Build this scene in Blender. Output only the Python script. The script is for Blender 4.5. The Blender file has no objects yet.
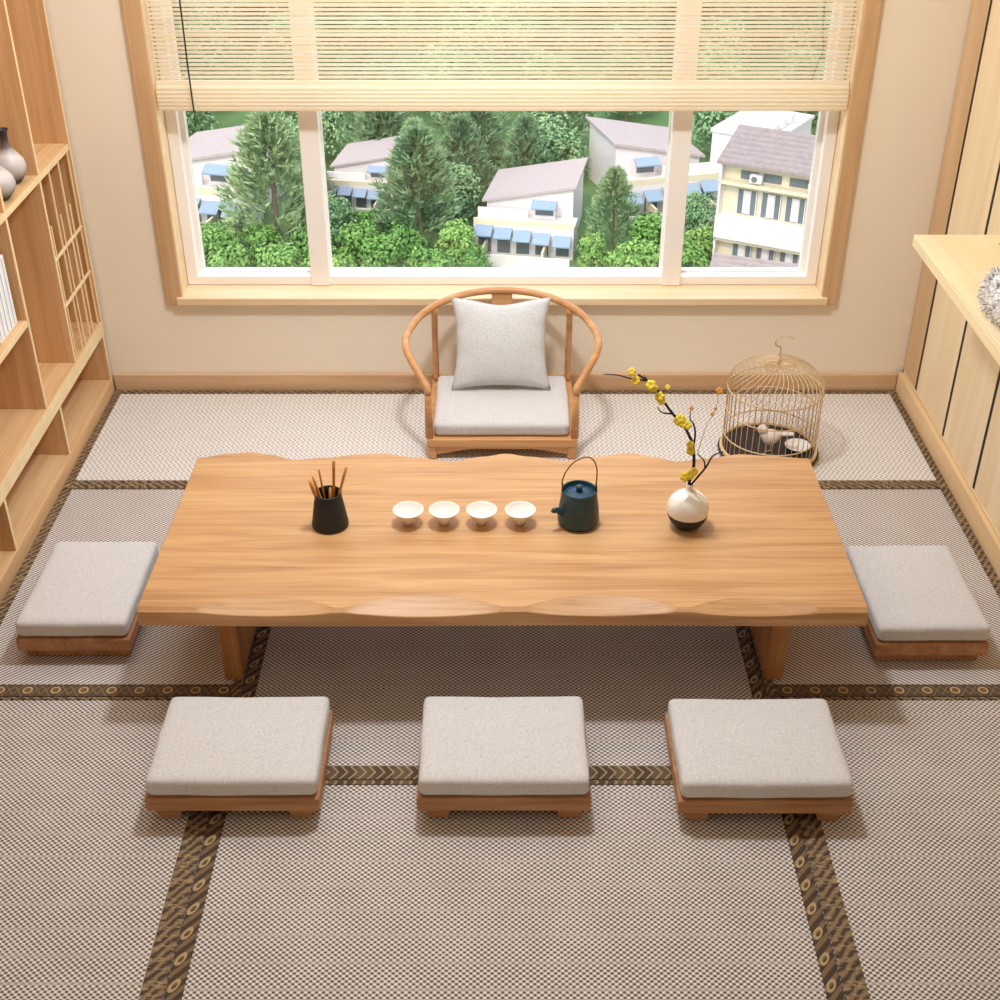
import bpy, bmesh, math, random
from mathutils import Vector, Matrix
R = math.radians
PI = math.pi
scn = bpy.context.scene
COL = scn.collection

# ------------------------------------------------------------------ helpers
def link(o, parent=None):
    COL.objects.link(o)
    if parent is not None:
        o.parent = parent
    return o

def tag(o, label=None, cat=None, group=None, kind=None):
    if label: o['label'] = label
    if cat: o['category'] = cat
    if group: o['group'] = group
    if kind: o['kind'] = kind
    return o

def thing(name, label, cat, loc=(0, 0, 0), rz=0, group=None):
    o = bpy.data.objects.new(name, None)
    o.empty_display_size = .05
    o.location = loc
    o.rotation_euler = (0, 0, rz)
    link(o)
    return tag(o, label, cat, group)

def obj(name, bm, m, parent=None, loc=(0, 0, 0), rot=(0, 0, 0), smooth=False, bevel=0, seg=2, angle=40, kind=None):
    me = bpy.data.meshes.new(name)
    bmesh.ops.recalc_face_normals(bm, faces=bm.faces[:])
    bm.to_mesh(me)
    bm.free()
    for x in (m if isinstance(m, (list, tuple)) else [m]):
        me.materials.append(x)
    if smooth:
        for p in me.polygons: p.use_smooth = True
    o = bpy.data.objects.new(name, me)
    o.location = loc
    o.rotation_euler = rot
    if bevel:
        b = o.modifiers.new('bevel', 'BEVEL')
        b.width = bevel; b.segments = seg; b.limit_method = 'ANGLE'; b.angle_limit = R(angle)
    link(o, parent)
    if kind: o['kind'] = kind
    return o

def copy_tree(o, parent=None):
    c = o.copy()
    COL.objects.link(c)
    if parent is not None:
        c.parent = parent
    for ch in list(o.children):
        copy_tree(ch, c)
    return c

def BM(): return bmesh.new()

def box(bm, x0, x1, y0, y1, z0, z1, mi=0):
    v = [bm.verts.new(p) for p in ((x0,y0,z0),(x1,y0,z0),(x1,y1,z0),(x0,y1,z0),(x0,y0,z1),(x1,y0,z1),(x1,y1,z1),(x0,y1,z1))]
    for f in ((0,3,2,1),(4,5,6,7),(0,1,5,4),(1,2,6,5),(2,3,7,6),(3,0,4,7)):
        bm.faces.new([v[i] for i in f]).material_index = mi
    return bm

def prism(bm, pts, axis, a, b, mi=0):
    """polygon pts (2D) extruded along axis 'x','y' or 'z' between a and b"""
    def mk(p, t):
        if axis == 'x': return (t, p[0], p[1])
        if axis == 'y': return (p[0], t, p[1])
        return (p[0], p[1], t)
    A = [bm.verts.new(mk(p, a)) for p in pts]
    B = [bm.verts.new(mk(p, b)) for p in pts]
    n = len(pts)
    bm.faces.new(A).material_index = mi
    bm.faces.new(B[::-1]).material_index = mi
    for i in range(n):
        bm.faces.new((A[i], B[i], B[(i+1) % n], A[(i+1) % n])).material_index = mi
    return bm

def lathe(bm, prof, n=32, c=(0, 0, 0), mi=0, mis=None):
    rings = []
    for r, z in prof:
        if r < 1e-6:
            rings.append([bm.verts.new((c[0], c[1], c[2]+z))])
        else:
            rings.append([bm.verts.new((c[0]+r*math.cos(2*PI*i/n), c[1]+r*math.sin(2*PI*i/n), c[2]+z)) for i in range(n)])
    for k in range(len(rings)-1):
        a, b = rings[k], rings[k+1]
        m_ = mis[k] if mis else mi
        for i in range(n):
            j = (i+1) % n
            if len(a) == 1 and len(b) == 1: continue
            if len(a) == 1: f = bm.faces.new((a[0], b[j], b[i]))
            elif len(b) == 1: f = bm.faces.new((a[i], a[j], b[0]))
            else: f = bm.faces.new((a[i], a[j], b[j], b[i]))
            f.material_index = m_
    return bm

def catmull(pts, k=6, closed=False):
    P = [Vector(p) for p in pts]
    n = len(P)
    out = []
    rng = range(n) if closed else range(n-1)
    for i in rng:
        if closed: p0, p1, p2, p3 = P[i-1], P[i], P[(i+1) % n], P[(i+2) % n]
        else: p0, p1, p2, p3 = P[max(i-1, 0)], P[i], P[i+1], P[min(i+2, n-1)]
        for j in range(k):
            t = j/k
            out.append(.5*((2*p1)+(-p0+p2)*t+(2*p0-5*p1+4*p2-p3)*t*t+(-p0+3*p1-3*p2+p3)*t*t*t))
    if not closed: out.append(P[-1].copy())
    return out

def tube(bm, pts, r, n=8, closed=False, flat=1.0, mi=0):
    """sweep a circle (radius r, or a function of t / list) along pts"""
    P = [Vector(p) for p in pts]
    m = len(P)
    rings = []
    up = None
    for i, p in enumerate(P):
        if closed: t = (P[(i+1) % m]-P[i-1])
        else: t = P[min(i+1, m-1)]-P[max(i-1, 0)]
        t.normalize()
        if up is None:
            up = Vector((0, 0, 1)) if abs(t.z) < .9 else Vector((1, 0, 0))
        a = t.cross(up).normalized()
        b = a.cross(t).normalized()
        up = b
        rr = r(i/(m-1)) if callable(r) else (r[i] if isinstance(r, (list, tuple)) else r)
        rings.append([bm.verts.new(p+a*rr*math.cos(2*PI*k/n)+b*rr*flat*math.sin(2*PI*k/n)) for k in range(n)])
    for i in range(m if closed else m-1):
        A, B = rings[i], rings[(i+1) % m]
        for k in range(n):
            f = bm.faces.new((A[k], A[(k+1) % n], B[(k+1) % n], B[k])); f.material_index = mi
    if not closed:
        bm.faces.new(rings[0][::-1]).material_index = mi
        bm.faces.new(rings[-1]).material_index = mi
    return bm

def pad(bm, sx, sy, sz, r, n=14, crown=0.0, wob=0.0, seed=1, z0=0.0):
    """soft rounded slab centred in x,y sitting on z0"""
    t = BM()
    bmesh.ops.create_cube(t, size=2)
    bmesh.ops.subdivide_edges(t, edges=t.edges[:], cuts=n, use_grid_fill=True)
    rnd = random.Random(seed)
    ph = [rnd.uniform(0, 6.28) for _ in range(6)]
    hx, hy, hz = sx/2, sy/2, sz/2
    def g(u, h):                                   # cluster grid lines near the ends
        return h*(math.sin(u*PI/2)*.55+u*.45)
    V = {}
    for v in t.verts:
        p = Vector((g(v.co.x, hx), g(v.co.y, hy), v.co.z*hz))
        q = Vector((max(-hx+r, min(hx-r, p.x)), max(-hy+r, min(hy-r, p.y)), max(-hz+min(r, hz*.98), min(hz-min(r, hz*.98), p.z))))
        d = p-q
        rr = Vector((r, r, min(r, hz*.98)))
        e = Vector((d.x/rr.x, d.y/rr.y, d.z/rr.z))
        if e.length > 1e-9:
            e = e.normalized()*max(abs(e.x), abs(e.y), abs(e.z)) if True else e
            p = q+Vector((e.x*rr.x, e.y*rr.y, e.z*rr.z))
        k = (1-(p.x/hx)**2)*(1-(p.y/hy)**2)
        if v.co.z > 0: p.z += crown*k*(v.co.z)
        if wob:
            p.x += wob*math.sin(p.y*17+ph[0])+wob*.5*math.sin(p.y*41+ph[1])
            p.y += wob*math.sin(p.x*15+ph[2])+wob*.5*math.sin(p.x*37+ph[3])
            if v.co.z > 0: p.z += wob*.6*math.sin(p.x*13+ph[4])*math.sin(p.y*14+ph[5])
        V[v.index] = bm.verts.new((p.x, p.y, p.z+hz+z0))
    for f in t.faces:
        bm.faces.new([V[v.index] for v in f.verts])
    t.free()
    return bm

# ------------------------------------------------------------------ materials
def nt(name):
    m = bpy.data.materials.new(name)
    m.use_nodes = True
    t = m.node_tree
    b = t.nodes['Principled BSDF']
    return m, t, b

def N(t, typ, **kw):
    n = t.nodes.new(typ)
    for k, v in kw.items():
        if k in n.inputs.keys() if isinstance(k, str) else False: n.inputs[k].default_value = v
        else: setattr(n, k, v)
    return n

def math_(t, op, a, b=None, c=None, clamp=False):
    n = t.nodes.new('ShaderNodeMath'); n.operation = op; n.use_clamp = clamp
    for i, x in enumerate((a, b, c)):
        if x is None: continue
        if isinstance(x, (int, float)): n.inputs[i].default_value = x
        else: t.links.new(x, n.inputs[i])
    return n.outputs[0]

def mixc(t, fac, a, b):
    n = t.nodes.new('ShaderNodeMix'); n.data_type = 'RGBA'
    for s, x in ((n.inputs[0], fac), (n.inputs[6], a), (n.inputs[7], b)):
        if isinstance(x, (int, float)): s.default_value = x
        elif isinstance(x, tuple): s.default_value = (x[0], x[1], x[2], 1)
        else: t.links.new(x, s)
    return n.outputs[2]

def srgb(r, g, b):
    def f(c):
        c /= 255
        return c/12.92 if c <= .04045 else ((c+.055)/1.055)**2.4
    return (f(r), f(g), f(b))

def objco(t, scale=(1, 1, 1), coord='Object'):
    tc = t.nodes.new('ShaderNodeTexCoord')
    mp = t.nodes.new('ShaderNodeMapping')
    mp.inputs['Scale'].default_value = scale
    t.links.new(tc.outputs[coord], mp.inputs['Vector'])
    return mp.outputs['Vector']

def noise(t, vec, scale=5, detail=3, rough=.5, dist=0):
    n = t.nodes.new('ShaderNodeTexNoise')
    n.inputs['Scale'].default_value = scale
    n.inputs['Detail'].default_value = detail
    n.inputs['Roughness'].default_value = rough
    n.inputs['Distortion'].default_value = dist
    if vec is not None: t.links.new(vec, n.inputs['Vector'])
    return n.outputs['Fac']

def ramp(t, fac, stops):
    n = t.nodes.new('ShaderNodeValToRGB')
    e = n.color_ramp.elements
    while len(e) > len(stops): e.remove(e[-1])
    while len(e) < len(stops): e.new(.5)
    for i, (p, c) in enumerate(stops):
        e[i].position = p; e[i].color = (c[0], c[1], c[2], 1)
    t.links.new(fac, n.inputs[0])
    return n.outputs[0]

def bump(t, b, h, strength=.2, dist=.01):
    n = t.nodes.new('ShaderNodeBump')
    n.inputs['Strength'].default_value = strength
    n.inputs['Distance'].default_value = dist
    t.links.new(h, n.inputs['Height'])
    t.links.new(n.outputs[0], b.inputs['Normal'])

def plain(name, c, rough=.6, spec=.5, metal=0, var=.06, scale=30):
    m, t, b = nt(name)
    f = noise(t, objco(t), scale, 2)
    col = mixc(t, f, tuple(x*(1-var) for x in c), tuple(min(1, x*(1+var)) for x in c))
    t.links.new(col, b.inputs['Base Color'])
    b.inputs['Roughness'].default_value = rough
    b.inputs['Metallic'].default_value = metal
    b.inputs['Specular IOR Level'].default_value = spec
    return m

def wood(name, c_lo, c_mid, c_hi, axis='x', scale=1.0, rough=.45, fine=.5, spec=.4, coord='Object'):
    m, t, b = nt(name)
    s = {'x': (.9, 14, 14), 'y': (14, .9, 14), 'z': (14, 14, .9)}[axis]
    v = objco(t, tuple(k*scale for k in s), coord)
    f1 = noise(t, v, 1.6, 4, .55, .8)
    s2 = {'x': (2.5, 150, 150), 'y': (150, 2.5, 150), 'z': (150, 150, 2.5)}[axis]
    f2 = noise(t, objco(t, tuple(k*scale for k in s2), coord), 1.0, 2)
    f = math_(t, 'ADD', math_(t, 'MULTIPLY', f1, 1-fine*.45), math_(t, 'MULTIPLY', f2, fine*.45))
    col = ramp(t, f, [(.30, c_lo), (.5, c_mid), (.68, c_hi)])
    t.links.new(col, b.inputs['Base Color'])
    b.inputs['Roughness'].default_value = rough
    b.inputs['Specular IOR Level'].default_value = spec
    bump(t, b, f2, .08, .002)
    return m

def fabric(name, c, c2, scale=420):
    m, t, b = nt(name)
    v = objco(t)
    f1 = noise(t, objco(t, (.35, 1, 1)), scale, 2, .6)
    f2 = noise(t, objco(t, (1, .35, 1)), scale, 2, .6)
    f = math_(t, 'MULTIPLY', math_(t, 'ADD', f1, f2), .5)
    col = ramp(t, f, [(.36, c2), (.52, c), (.68, tuple(min(1, x*1.08) for x in c))])
    t.links.new(col, b.inputs['Base Color'])
    b.inputs['Roughness'].default_value = .95
    b.inputs['Specular IOR Level'].default_value = .1
    b.inputs['Sheen Weight'].default_value = .15
    bump(t, b, f, .35, .003)
    return m

M = {}
M['wall'] = plain('wall paint', srgb(243, 229, 208), .9, .2, 0, .015, 3)
M['ceil'] = plain('ceiling paint', srgb(240, 236, 230), .9, .2, 0, .01, 3)
M['table'] = wood('oak slab', srgb(166, 117, 72), srgb(197, 149, 100), srgb(212, 168, 118), 'x', 1.0, .42, .72)
M['tableleg'] = wood('oak leg', srgb(150, 96, 52), srgb(186, 130, 80), srgb(204, 152, 99), 'z', 1.0, .5)
M['stool'] = wood('stool wood', srgb(144, 96, 58), srgb(176, 124, 82), srgb(196, 146, 104), 'x', 1.0, .45)
M['chair'] = wood('chair wood', srgb(176, 116, 66), srgb(206, 150, 98), srgb(222, 170, 118), 'x', .6, .4)
M['shelf'] = wood('bookcase oak', srgb(196, 146, 98), srgb(214, 168, 120), srgb(226, 184, 138), 'z', .8, .55, .8)
M['shelfh'] = wood('bookcase oak boards', srgb(206, 160, 112), srgb(224, 182, 134), srgb(236, 200, 154), 'y', .8, .55, .8)
M['maple'] = wood('pale maple panel', srgb(226, 196, 154), srgb(236, 210, 170), srgb(243, 221, 186), 'z', .5, .45, .5)
M['mapleh'] = wood('pale maple counter', srgb(228, 200, 156), srgb(238, 214, 172), srgb(244, 224, 188), 'y', .5, .4, .5)
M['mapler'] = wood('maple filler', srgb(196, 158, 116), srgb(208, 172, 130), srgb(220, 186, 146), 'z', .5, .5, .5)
M['base'] = wood('baseboard wood', srgb(196, 152, 112), srgb(212, 172, 132), srgb(224, 188, 150), 'x', .5, .5, .5)
M['basey'] = wood('baseboard wood side', srgb(214, 174, 128), srgb(228, 192, 146), srgb(238, 206, 164), 'y', .5, .5, .5)
M['casing'] = wood('window casing wood', srgb(192, 150, 106), srgb(206, 166, 122), srgb(216, 180, 138), 'z', .7, .55, .7)  # toned down to carry the shade on the room-side faces
M['casing_lit'] = wood('casing wood lit', srgb(228, 196, 152), srgb(238, 210, 170), srgb(245, 222, 186), 'x', .7, .5, .7)  # casing wood again, lightened for the light on sill and jambs
M['edge'] = wood('bookcase oak lit edge', srgb(236, 206, 156), srgb(244, 218, 172), srgb(248, 228, 186), 'z', .6, .5)  # pale tone stands in for room light on the shelf fronts
M['white'] = plain('white window frame', srgb(250, 244, 238), .4, .5, 0, .01)
M['black'] = plain('black groove', srgb(22, 20, 18), .6)
M['matblack'] = plain('matte black', srgb(34, 36, 38), .55, .4, 0, .1, 60)
M['ceramic'] = plain('white ceramic', srgb(240, 234, 226), .18, .5, 0, .01)
M['linen'] = fabric('grey white linen', srgb(214, 209, 207), srgb(190, 184, 182))
M['linen2'] = fabric('grey linen pillow', srgb(216, 215, 214), srgb(188, 187, 187), 380)
M['branch'] = plain('dark branch', srgb(50, 44, 44), .7, .3, 0, .2, 80)
M['bamboo'] = wood('bamboo tool', srgb(168, 104, 46), srgb(196, 130, 66), srgb(214, 154, 92), 'z', 2, .4)
M['cage'] = wood('cage bamboo', srgb(206, 172, 128), srgb(222, 190, 148), srgb(234, 206, 170), 'z', 1, .4)
M['traydark'] = plain('dark tray', srgb(44, 36, 32), .5, .4, 0, .1)

def m_teapot():
    m, t, b = nt('dark blue green iron glaze')
    v = objco(t)
    f = noise(t, v, 90, 4, .6)
    g = noise(t, v, 18, 2)
    col = mixc(t, g, srgb(24, 58, 74), srgb(30, 66, 70))
    col = mixc(t, math_(t, 'MULTIPLY', math_(t, 'GREATER_THAN', f, .6), .5), col, srgb(66, 90, 92))
    t.links.new(col, b.inputs['Base Color'])
    b.inputs['Roughness'].default_value = .38
    bump(t, b, f, .4, .004)
    return m
M['teapot'] = m_teapot()
M['lid'] = plain('blue glaze lid', srgb(38, 72, 98), .35, .5, 0, .12, 60)
M['handle'] = plain('bronze wire', srgb(132, 100, 62), .4, .5, .4, .1)

def m_weave(name, mode, light, dark, mid):
    m, t, b = nt(name)
    v = objco(t)
    sep = t.nodes.new('ShaderNodeSeparateXYZ'); t.links.new(v, sep.inputs[0])
    x, y = sep.outputs[0], sep.outputs[1]
    if mode == 'dots':
        px, py = .0168, .0150
        row = math_(t, 'FLOOR', math_(t, 'DIVIDE', y, py/2))
        sh = math_(t, 'MULTIPLY', math_(t, 'MODULO', row, 2.0), .5)
        a = math_(t, 'SINE', math_(t, 'MULTIPLY', math_(t, 'ADD', math_(t, 'DIVIDE', x, px), sh), 2*PI))
        c = math_(t, 'ABSOLUTE', math_(t, 'SINE', math_(t, 'MULTIPLY', math_(t, 'DIVIDE', y, py/2), PI)))
        f = math_(t, 'ADD', math_(t, 'MULTIPLY', math_(t, 'MULTIPLY', a, c), .85), .47)
    else:
        sgn = 1 if mode == 'diagr' else -1
        p = .0175 if mode != 'fine' else .02
        k = math_(t, 'ADD', math_(t, 'DIVIDE', x, p), math_(t, 'MULTIPLY', math_(t, 'DIVIDE', y, p*.9), sgn))
        if mode == 'fine':
            tri = math_(t, 'PINGPONG', math_(t, 'DIVIDE', y, .03), .5)
            k = math_(t, 'ADD', math_(t, 'DIVIDE', x, p), math_(t, 'MULTIPLY', tri, 1.6))
        a = math_(t, 'SINE', math_(t, 'MULTIPLY', k, 2*PI))
        c = math_(t, 'SINE', math_(t, 'MULTIPLY', x, 2*PI/.0068))
        f = math_(t, 'ADD', math_(t, 'ADD', math_(t, 'MULTIPLY', a, .62), math_(t, 'MULTIPLY', c, .08)), .54)
    f = math_(t, 'ADD', f, math_(t, 'MULTIPLY', math_(t, 'SUBTRACT', noise(t, v, 9, 3), .5), .25), clamp=True)
    band = math_(t, 'GREATER_THAN', math_(t, 'SINE', math_(t, 'MULTIPLY', y, 2*PI/.078)), .955)
    band = math_(t, 'MULTIPLY', band, .6)
    f = math_(t, 'ADD', math_(t, 'MULTIPLY', f, math_(t, 'SUBTRACT', 1.0, band)), math_(t, 'MULTIPLY', band, .47), clamp=True)
    col = ramp(t, f, [(.05, dark), (.45, mid), (.85, light)])
    t.links.new(col, b.inputs['Base Color'])
    b.inputs['Roughness'].default_value = .8
    b.inputs['Specular IOR Level'].default_value = .2
    bump(t, b, f, .25, .003)
    return m
WL, WD, WM = srgb(230, 222, 216), srgb(102, 85, 74), srgb(187, 173, 163)
M['weave_near'] = m_weave('woven rush dots', 'dots', WL, WD, WM)
M['weave_left'] = m_weave('woven rush twill', 'diagl', WL, WD, WM)
M['weave_right'] = m_weave('woven rush twill mirrored', 'diagr', WL, WD, WM)
M['weave_far'] = m_weave('woven rush herringbone', 'fine', srgb(234, 227, 222), srgb(184, 172, 162), srgb(218, 209, 202))

def m_border(name, kind):
    """brocade ribbon: local x runs along the strip, y across it"""
    m, t, b = nt(name)
    v = objco(t)
    sep = t.nodes.new('ShaderNodeSeparateXYZ'); t.links.new(v, sep.inputs[0])
    x, y = sep.outputs[0], sep.outputs[1]
    base, dark, gold, tan = srgb(106, 86, 66), srgb(72, 56, 44), srgb(190, 162, 116), srgb(142, 116, 86)
    nz = noise(t, v, 60, 3)
    if kind == 'hex':
        p = .085
        xx = math_(t, 'SUBTRACT', math_(t, 'MULTIPLY', math_(t, 'FRACT', math_(t, 'DIVIDE', x, p)), p), p/2)
        r = math_(t, 'SQRT', math_(t, 'ADD', math_(t, 'MULTIPLY', xx, xx), math_(t, 'MULTIPLY', y, y)))
        ring = math_(t, 'LESS_THAN', math_(t, 'ABSOLUTE', math_(t, 'SUBTRACT', r, .0128)), .0027)
        core = math_(t, 'LESS_THAN', r, .0095)
        x2 = math_(t, 'SUBTRACT', math_(t, 'ABSOLUTE', xx), .030)
        cr = math_(t, 'LESS_THAN', math_(t, 'ABSOLUTE', math_(t, 'SUBTRACT', math_(t, 'ABSOLUTE', x2), math_(t, 'MULTIPLY', math_(t, 'ABSOLUTE', y), .7))), .0022)
        col = mixc(t, nz, dark, base)
        col = mixc(t, math_(t, 'MULTIPLY', cr, .75), col, tan)
        col = mixc(t, core, col, srgb(120, 88, 56))
        col = mixc(t, ring, col, gold)
    elif kind == 'braid':
        k = math_(t, 'ADD', math_(t, 'DIVIDE', x, .034), math_(t, 'MULTIPLY', math_(t, 'SINE', math_(t, 'MULTIPLY', y, 55)), .8))
        k = math_(t, 'ADD', k, math_(t, 'MULTIPLY', nz, .55))
        a = math_(t, 'ADD', math_(t, 'MULTIPLY', math_(t, 'SINE', math_(t, 'MULTIPLY', k, 2*PI)), .5), .5)
        g = math_(t, 'GREATER_THAN', noise(t, objco(t, (1, .35, 1)), 150, 2), .6)
        col = ramp(t, a, [(.1, dark), (.5, base), (.9, tan)])
        col = mixc(t, math_(t, 'MULTIPLY', g, .5), col, gold)
    elif kind == 'loop':
        p = .075
        xx = math_(t, 'SUBTRACT', math_(t, 'MULTIPLY', math_(t, 'FRACT', math_(t, 'DIVIDE', x, p)), p), p/2)
        u = math_(t, 'ADD', xx, math_(t, 'MULTIPLY', y, .8))
        w = math_(t, 'MULTIPLY', math_(t, 'SUBTRACT', y, .004), 1.2)
        r = math_(t, 'SQRT', math_(t, 'ADD', math_(t, 'MULTIPLY', u, u), math_(t, 'MULTIPLY', w, w)))
        ring = math_(t, 'LESS_THAN', math_(t, 'ABSOLUTE', math_(t, 'SUBTRACT', r, .012)), .004)
        a = math_(t, 'SINE', math_(t, 'MULTIPLY', math_(t, 'ADD', math_(t, 'DIVIDE', x, .0375), math_(t, 'MULTIPLY', y, 30)), 2*PI))
        col = mixc(t, math_(t, 'GREATER_THAN', math_(t, 'ADD', a, nz), .6), dark, srgb(124, 98, 70))
        col = mixc(t, math_(t, 'MULTIPLY', ring, .8), col, gold)
    else:                                          # lattice
        q = .026
        d1 = math_(t, 'FRACT', math_(t, 'ADD', math_(t, 'DIVIDE', x, q), math_(t, 'MULTIPLY', math_(t, 'ABSOLUTE', y), 30)))
        l1 = math_(t, 'LESS_THAN', d1, .24)
        a = math_(t, 'GREATER_THAN', math_(t, 'SINE', math_(t, 'MULTIPLY', x, 2*PI/.104)), 0.)
        col = mixc(t, a, srgb(84, 66, 48), srgb(112, 90, 66))
        col = mixc(t, l1, col, srgb(184, 158, 116))
        col = mixc(t, math_(t, 'MULTIPLY', nz, .5), col, dark)
    t.links.new(col, b.inputs['Base Color'])
    b.inputs['Roughness'].default_value = .75
    b.inputs['Specular IOR Level'].default_value = .25
    bump(t, b, nz, .2, .003)
    return m
for k in ('hex', 'braid', 'loop', 'lattice'):
    M['b_'+k] = m_border('brocade ribbon '+k, k)

def m_glass():
    m = bpy.data.materials.new('window glass'); m.use_nodes = True
    t = m.node_tree
    for n in list(t.nodes): t.nodes.remove(n)
    o = t.nodes.new('ShaderNodeOutputMaterial')
    mx = t.nodes.new('ShaderNodeMixShader'); mx.inputs[0].default_value = .03
    tr = t.nodes.new('ShaderNodeBsdfTransparent'); tr.inputs[0].default_value = (.98, .99, .985, 1)
    gl = t.nodes.new('ShaderNodeBsdfGlossy'); gl.inputs['Roughness'].default_value = .02
    t.links.new(tr.outputs[0], mx.inputs[1]); t.links.new(gl.outputs[0], mx.inputs[2])
    t.links.new(mx.outputs[0], o.inputs[0])
    return m
M['glass'] = m_glass()

def m_slat():
    m = bpy.data.materials.new('pale bamboo slat'); m.use_nodes = True
    t = m.node_tree
    b = t.nodes['Principled BSDF']
    f = noise(t, objco(t, (.6, 60, 60)), 2.0, 3)
    col = ramp(t, f, [(.3, srgb(250, 234, 206)), (.5, srgb(253, 241, 220)), (.7, srgb(255, 247, 232))])
    t.links.new(col, b.inputs['Base Color'])
    b.inputs['Roughness'].default_value = .5
    tl = t.nodes.new('ShaderNodeBsdfTranslucent'); t.links.new(col, tl.inputs[0])
    mx = t.nodes.new('ShaderNodeMixShader'); mx.inputs[0].default_value = .45
    t.links.new(b.outputs[0], mx.inputs[1]); t.links.new(tl.outputs[0], mx.inputs[2])
    t.links.new(mx.outputs[0], t.nodes['Material Output'].inputs[0])
    return m
M['slat'] = m_slat()

def m_leaf(name, a, b_, c):
    m, t, b = nt(name)
    oi = t.nodes.new('ShaderNodeObjectInfo')
    f = noise(t, objco(t), 1.1, 3, .6)
    g = noise(t, objco(t), 9, 1)
    f = math_(t, 'ADD', math_(t, 'MULTIPLY', f, .6), math_(t, 'MULTIPLY', g, .4))
    f = math_(t, 'ADD', f, math_(t, 'MULTIPLY', math_(t, 'SUBTRACT', oi.outputs['Random'], .5), .18))
    col = ramp(t, f, [(.32, a), (.5, b_), (.68, c)])
    t.links.new(col, b.inputs['Base Color'])
    b.inputs['Roughness'].default_value = .7
    b.inputs['Specular IOR Level'].default_value = .2
    return m
M['pine'] = m_leaf('pine needles', srgb(102, 132, 100), srgb(136, 163, 120), srgb(172, 189, 138))  # pine and broad-leaf tones paled to stand in for outdoor haze
M['broad'] = m_leaf('broad leaves', srgb(94, 132, 94), srgb(124, 160, 114), srgb(158, 184, 132))
M['bush'] = m_leaf('bright shrub leaves', srgb(76, 118, 58), srgb(108, 150, 76), srgb(150, 182, 104))
M['bark'] = plain('tree bark', srgb(120, 104, 86), .9, .1, 0, .2, 4)
M['soil'] = plain('grassy ground', srgb(96, 126, 82), .95, .1, 0, .3, .4)
M['hwall'] = plain('house white wall', srgb(210, 204, 202), .8, .2, 0, .03, 2)
M['hroof'] = plain('grey brown roof', srgb(170, 158, 156), .8, .2, 0, .08, 3)
M['hcream'] = plain('cream wall', srgb(206, 196, 170), .8, .2, 0, .03, 2)
M['hglass'] = plain('dark window', srgb(96, 106, 112), .3, .5, 0, .2, 3)
M['awn'] = plain('blue awning', srgb(132, 152, 172), .6, .3, 0, .06, 4)

def m_tile():
    m, t, b = nt('tiled roof')
    v = objco(t)
    sep = t.nodes.new('ShaderNodeSeparateXYZ'); t.links.new(v, sep.inputs[0])
    s = math_(t, 'FRACT', math_(t, 'DIVIDE', sep.outputs[2], .16))
    k = math_(t, 'ADD', math_(t, 'MULTIPLY', s, .35), math_(t, 'MULTIPLY', noise(t, v, 3, 3), .8))
    col = ramp(t, k, [(.2, srgb(116, 106, 106)), (.8, srgb(146, 134, 132))])
    t.links.new(col, b.inputs['Base Color']); b.inputs['Roughness'].default_value = .85
    return m
M['tile'] = m_tile()

def m_shag():
    m, t, b = nt('mottled shaggy wool')
    f = noise(t, objco(t), 42, 3, .6)
    col = ramp(t, f, [(.33, srgb(96, 90, 90)), (.41, srgb(190, 182, 180)), (.47, srgb(238, 234, 232)), (.7, srgb(250, 248, 246))])
    t.links.new(col, b.inputs['Base Color']); b.inputs['Roughness'].default_value = .95
    return m
M['shag'] = m_shag()

def m_gourd():
    m, t, b = nt('brushed charcoal and shell glaze')
    v = objco(t)
    sep = t.nodes.new('ShaderNodeSeparateXYZ'); t.links.new(v, sep.inputs[0])
    f = noise(t, v, 14, 3)
    z = math_(t, 'ADD', sep.outputs[2], math_(t, 'MULTIPLY', math_(t, 'SUBTRACT', f, .5), .05))
    col = ramp(t, math_(t, 'DIVIDE', z, .21), [(.08, srgb(44, 38, 38)), (.24, srgb(190, 178, 176)), (.46, srgb(222, 212, 208)), (.62, srgb(112, 100, 98)), (.8, srgb(52, 46, 46))])
    t.links.new(col, b.inputs['Base Color']); b.inputs['Roughness'].default_value = .45
    return m
M['gourd'] = m_gourd()
M['petal'] = plain('yellow petal', srgb(226, 200, 66), .6, .3, 0, .15, 200)
M['bud'] = plain('orange bud', srgb(206, 140, 60), .6, .3, 0, .15, 200)
M['twig'] = plain('pale twig', srgb(176, 156, 136), .7, .2, 0, .1, 60)
M['yellow'] = plain('yellow green cloth', srgb(206, 196, 78), .9, .1, 0, .08, 60)
M['book'] = plain('white book cover', srgb(246, 246, 246), .6, .3, 0, .01)
M['bookline'] = plain('pale blue band', srgb(176, 190, 210), .6, .3, 0, .02)
M['bird'] = plain('pale pink porcelain', srgb(240, 226, 218), .35, .5, 0, .08, 60)
M['cordgreen'] = plain('dark green cord', srgb(52, 66, 50), .8, .1, 0, .1)

# ------------------------------------------------------------------ camera
cam = bpy.data.cameras.new('camera')
co = bpy.data.objects.new('camera', cam); link(co)
co.location = (0, 0, 2.6)
co.rotation_euler = (R(90-32.6), 0, 0)
cam.sensor_fit = 'HORIZONTAL'; cam.sensor_width = 36; cam.lens = 46.44
cam.clip_start = .05; cam.clip_end = 600
scn.camera = co

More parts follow.
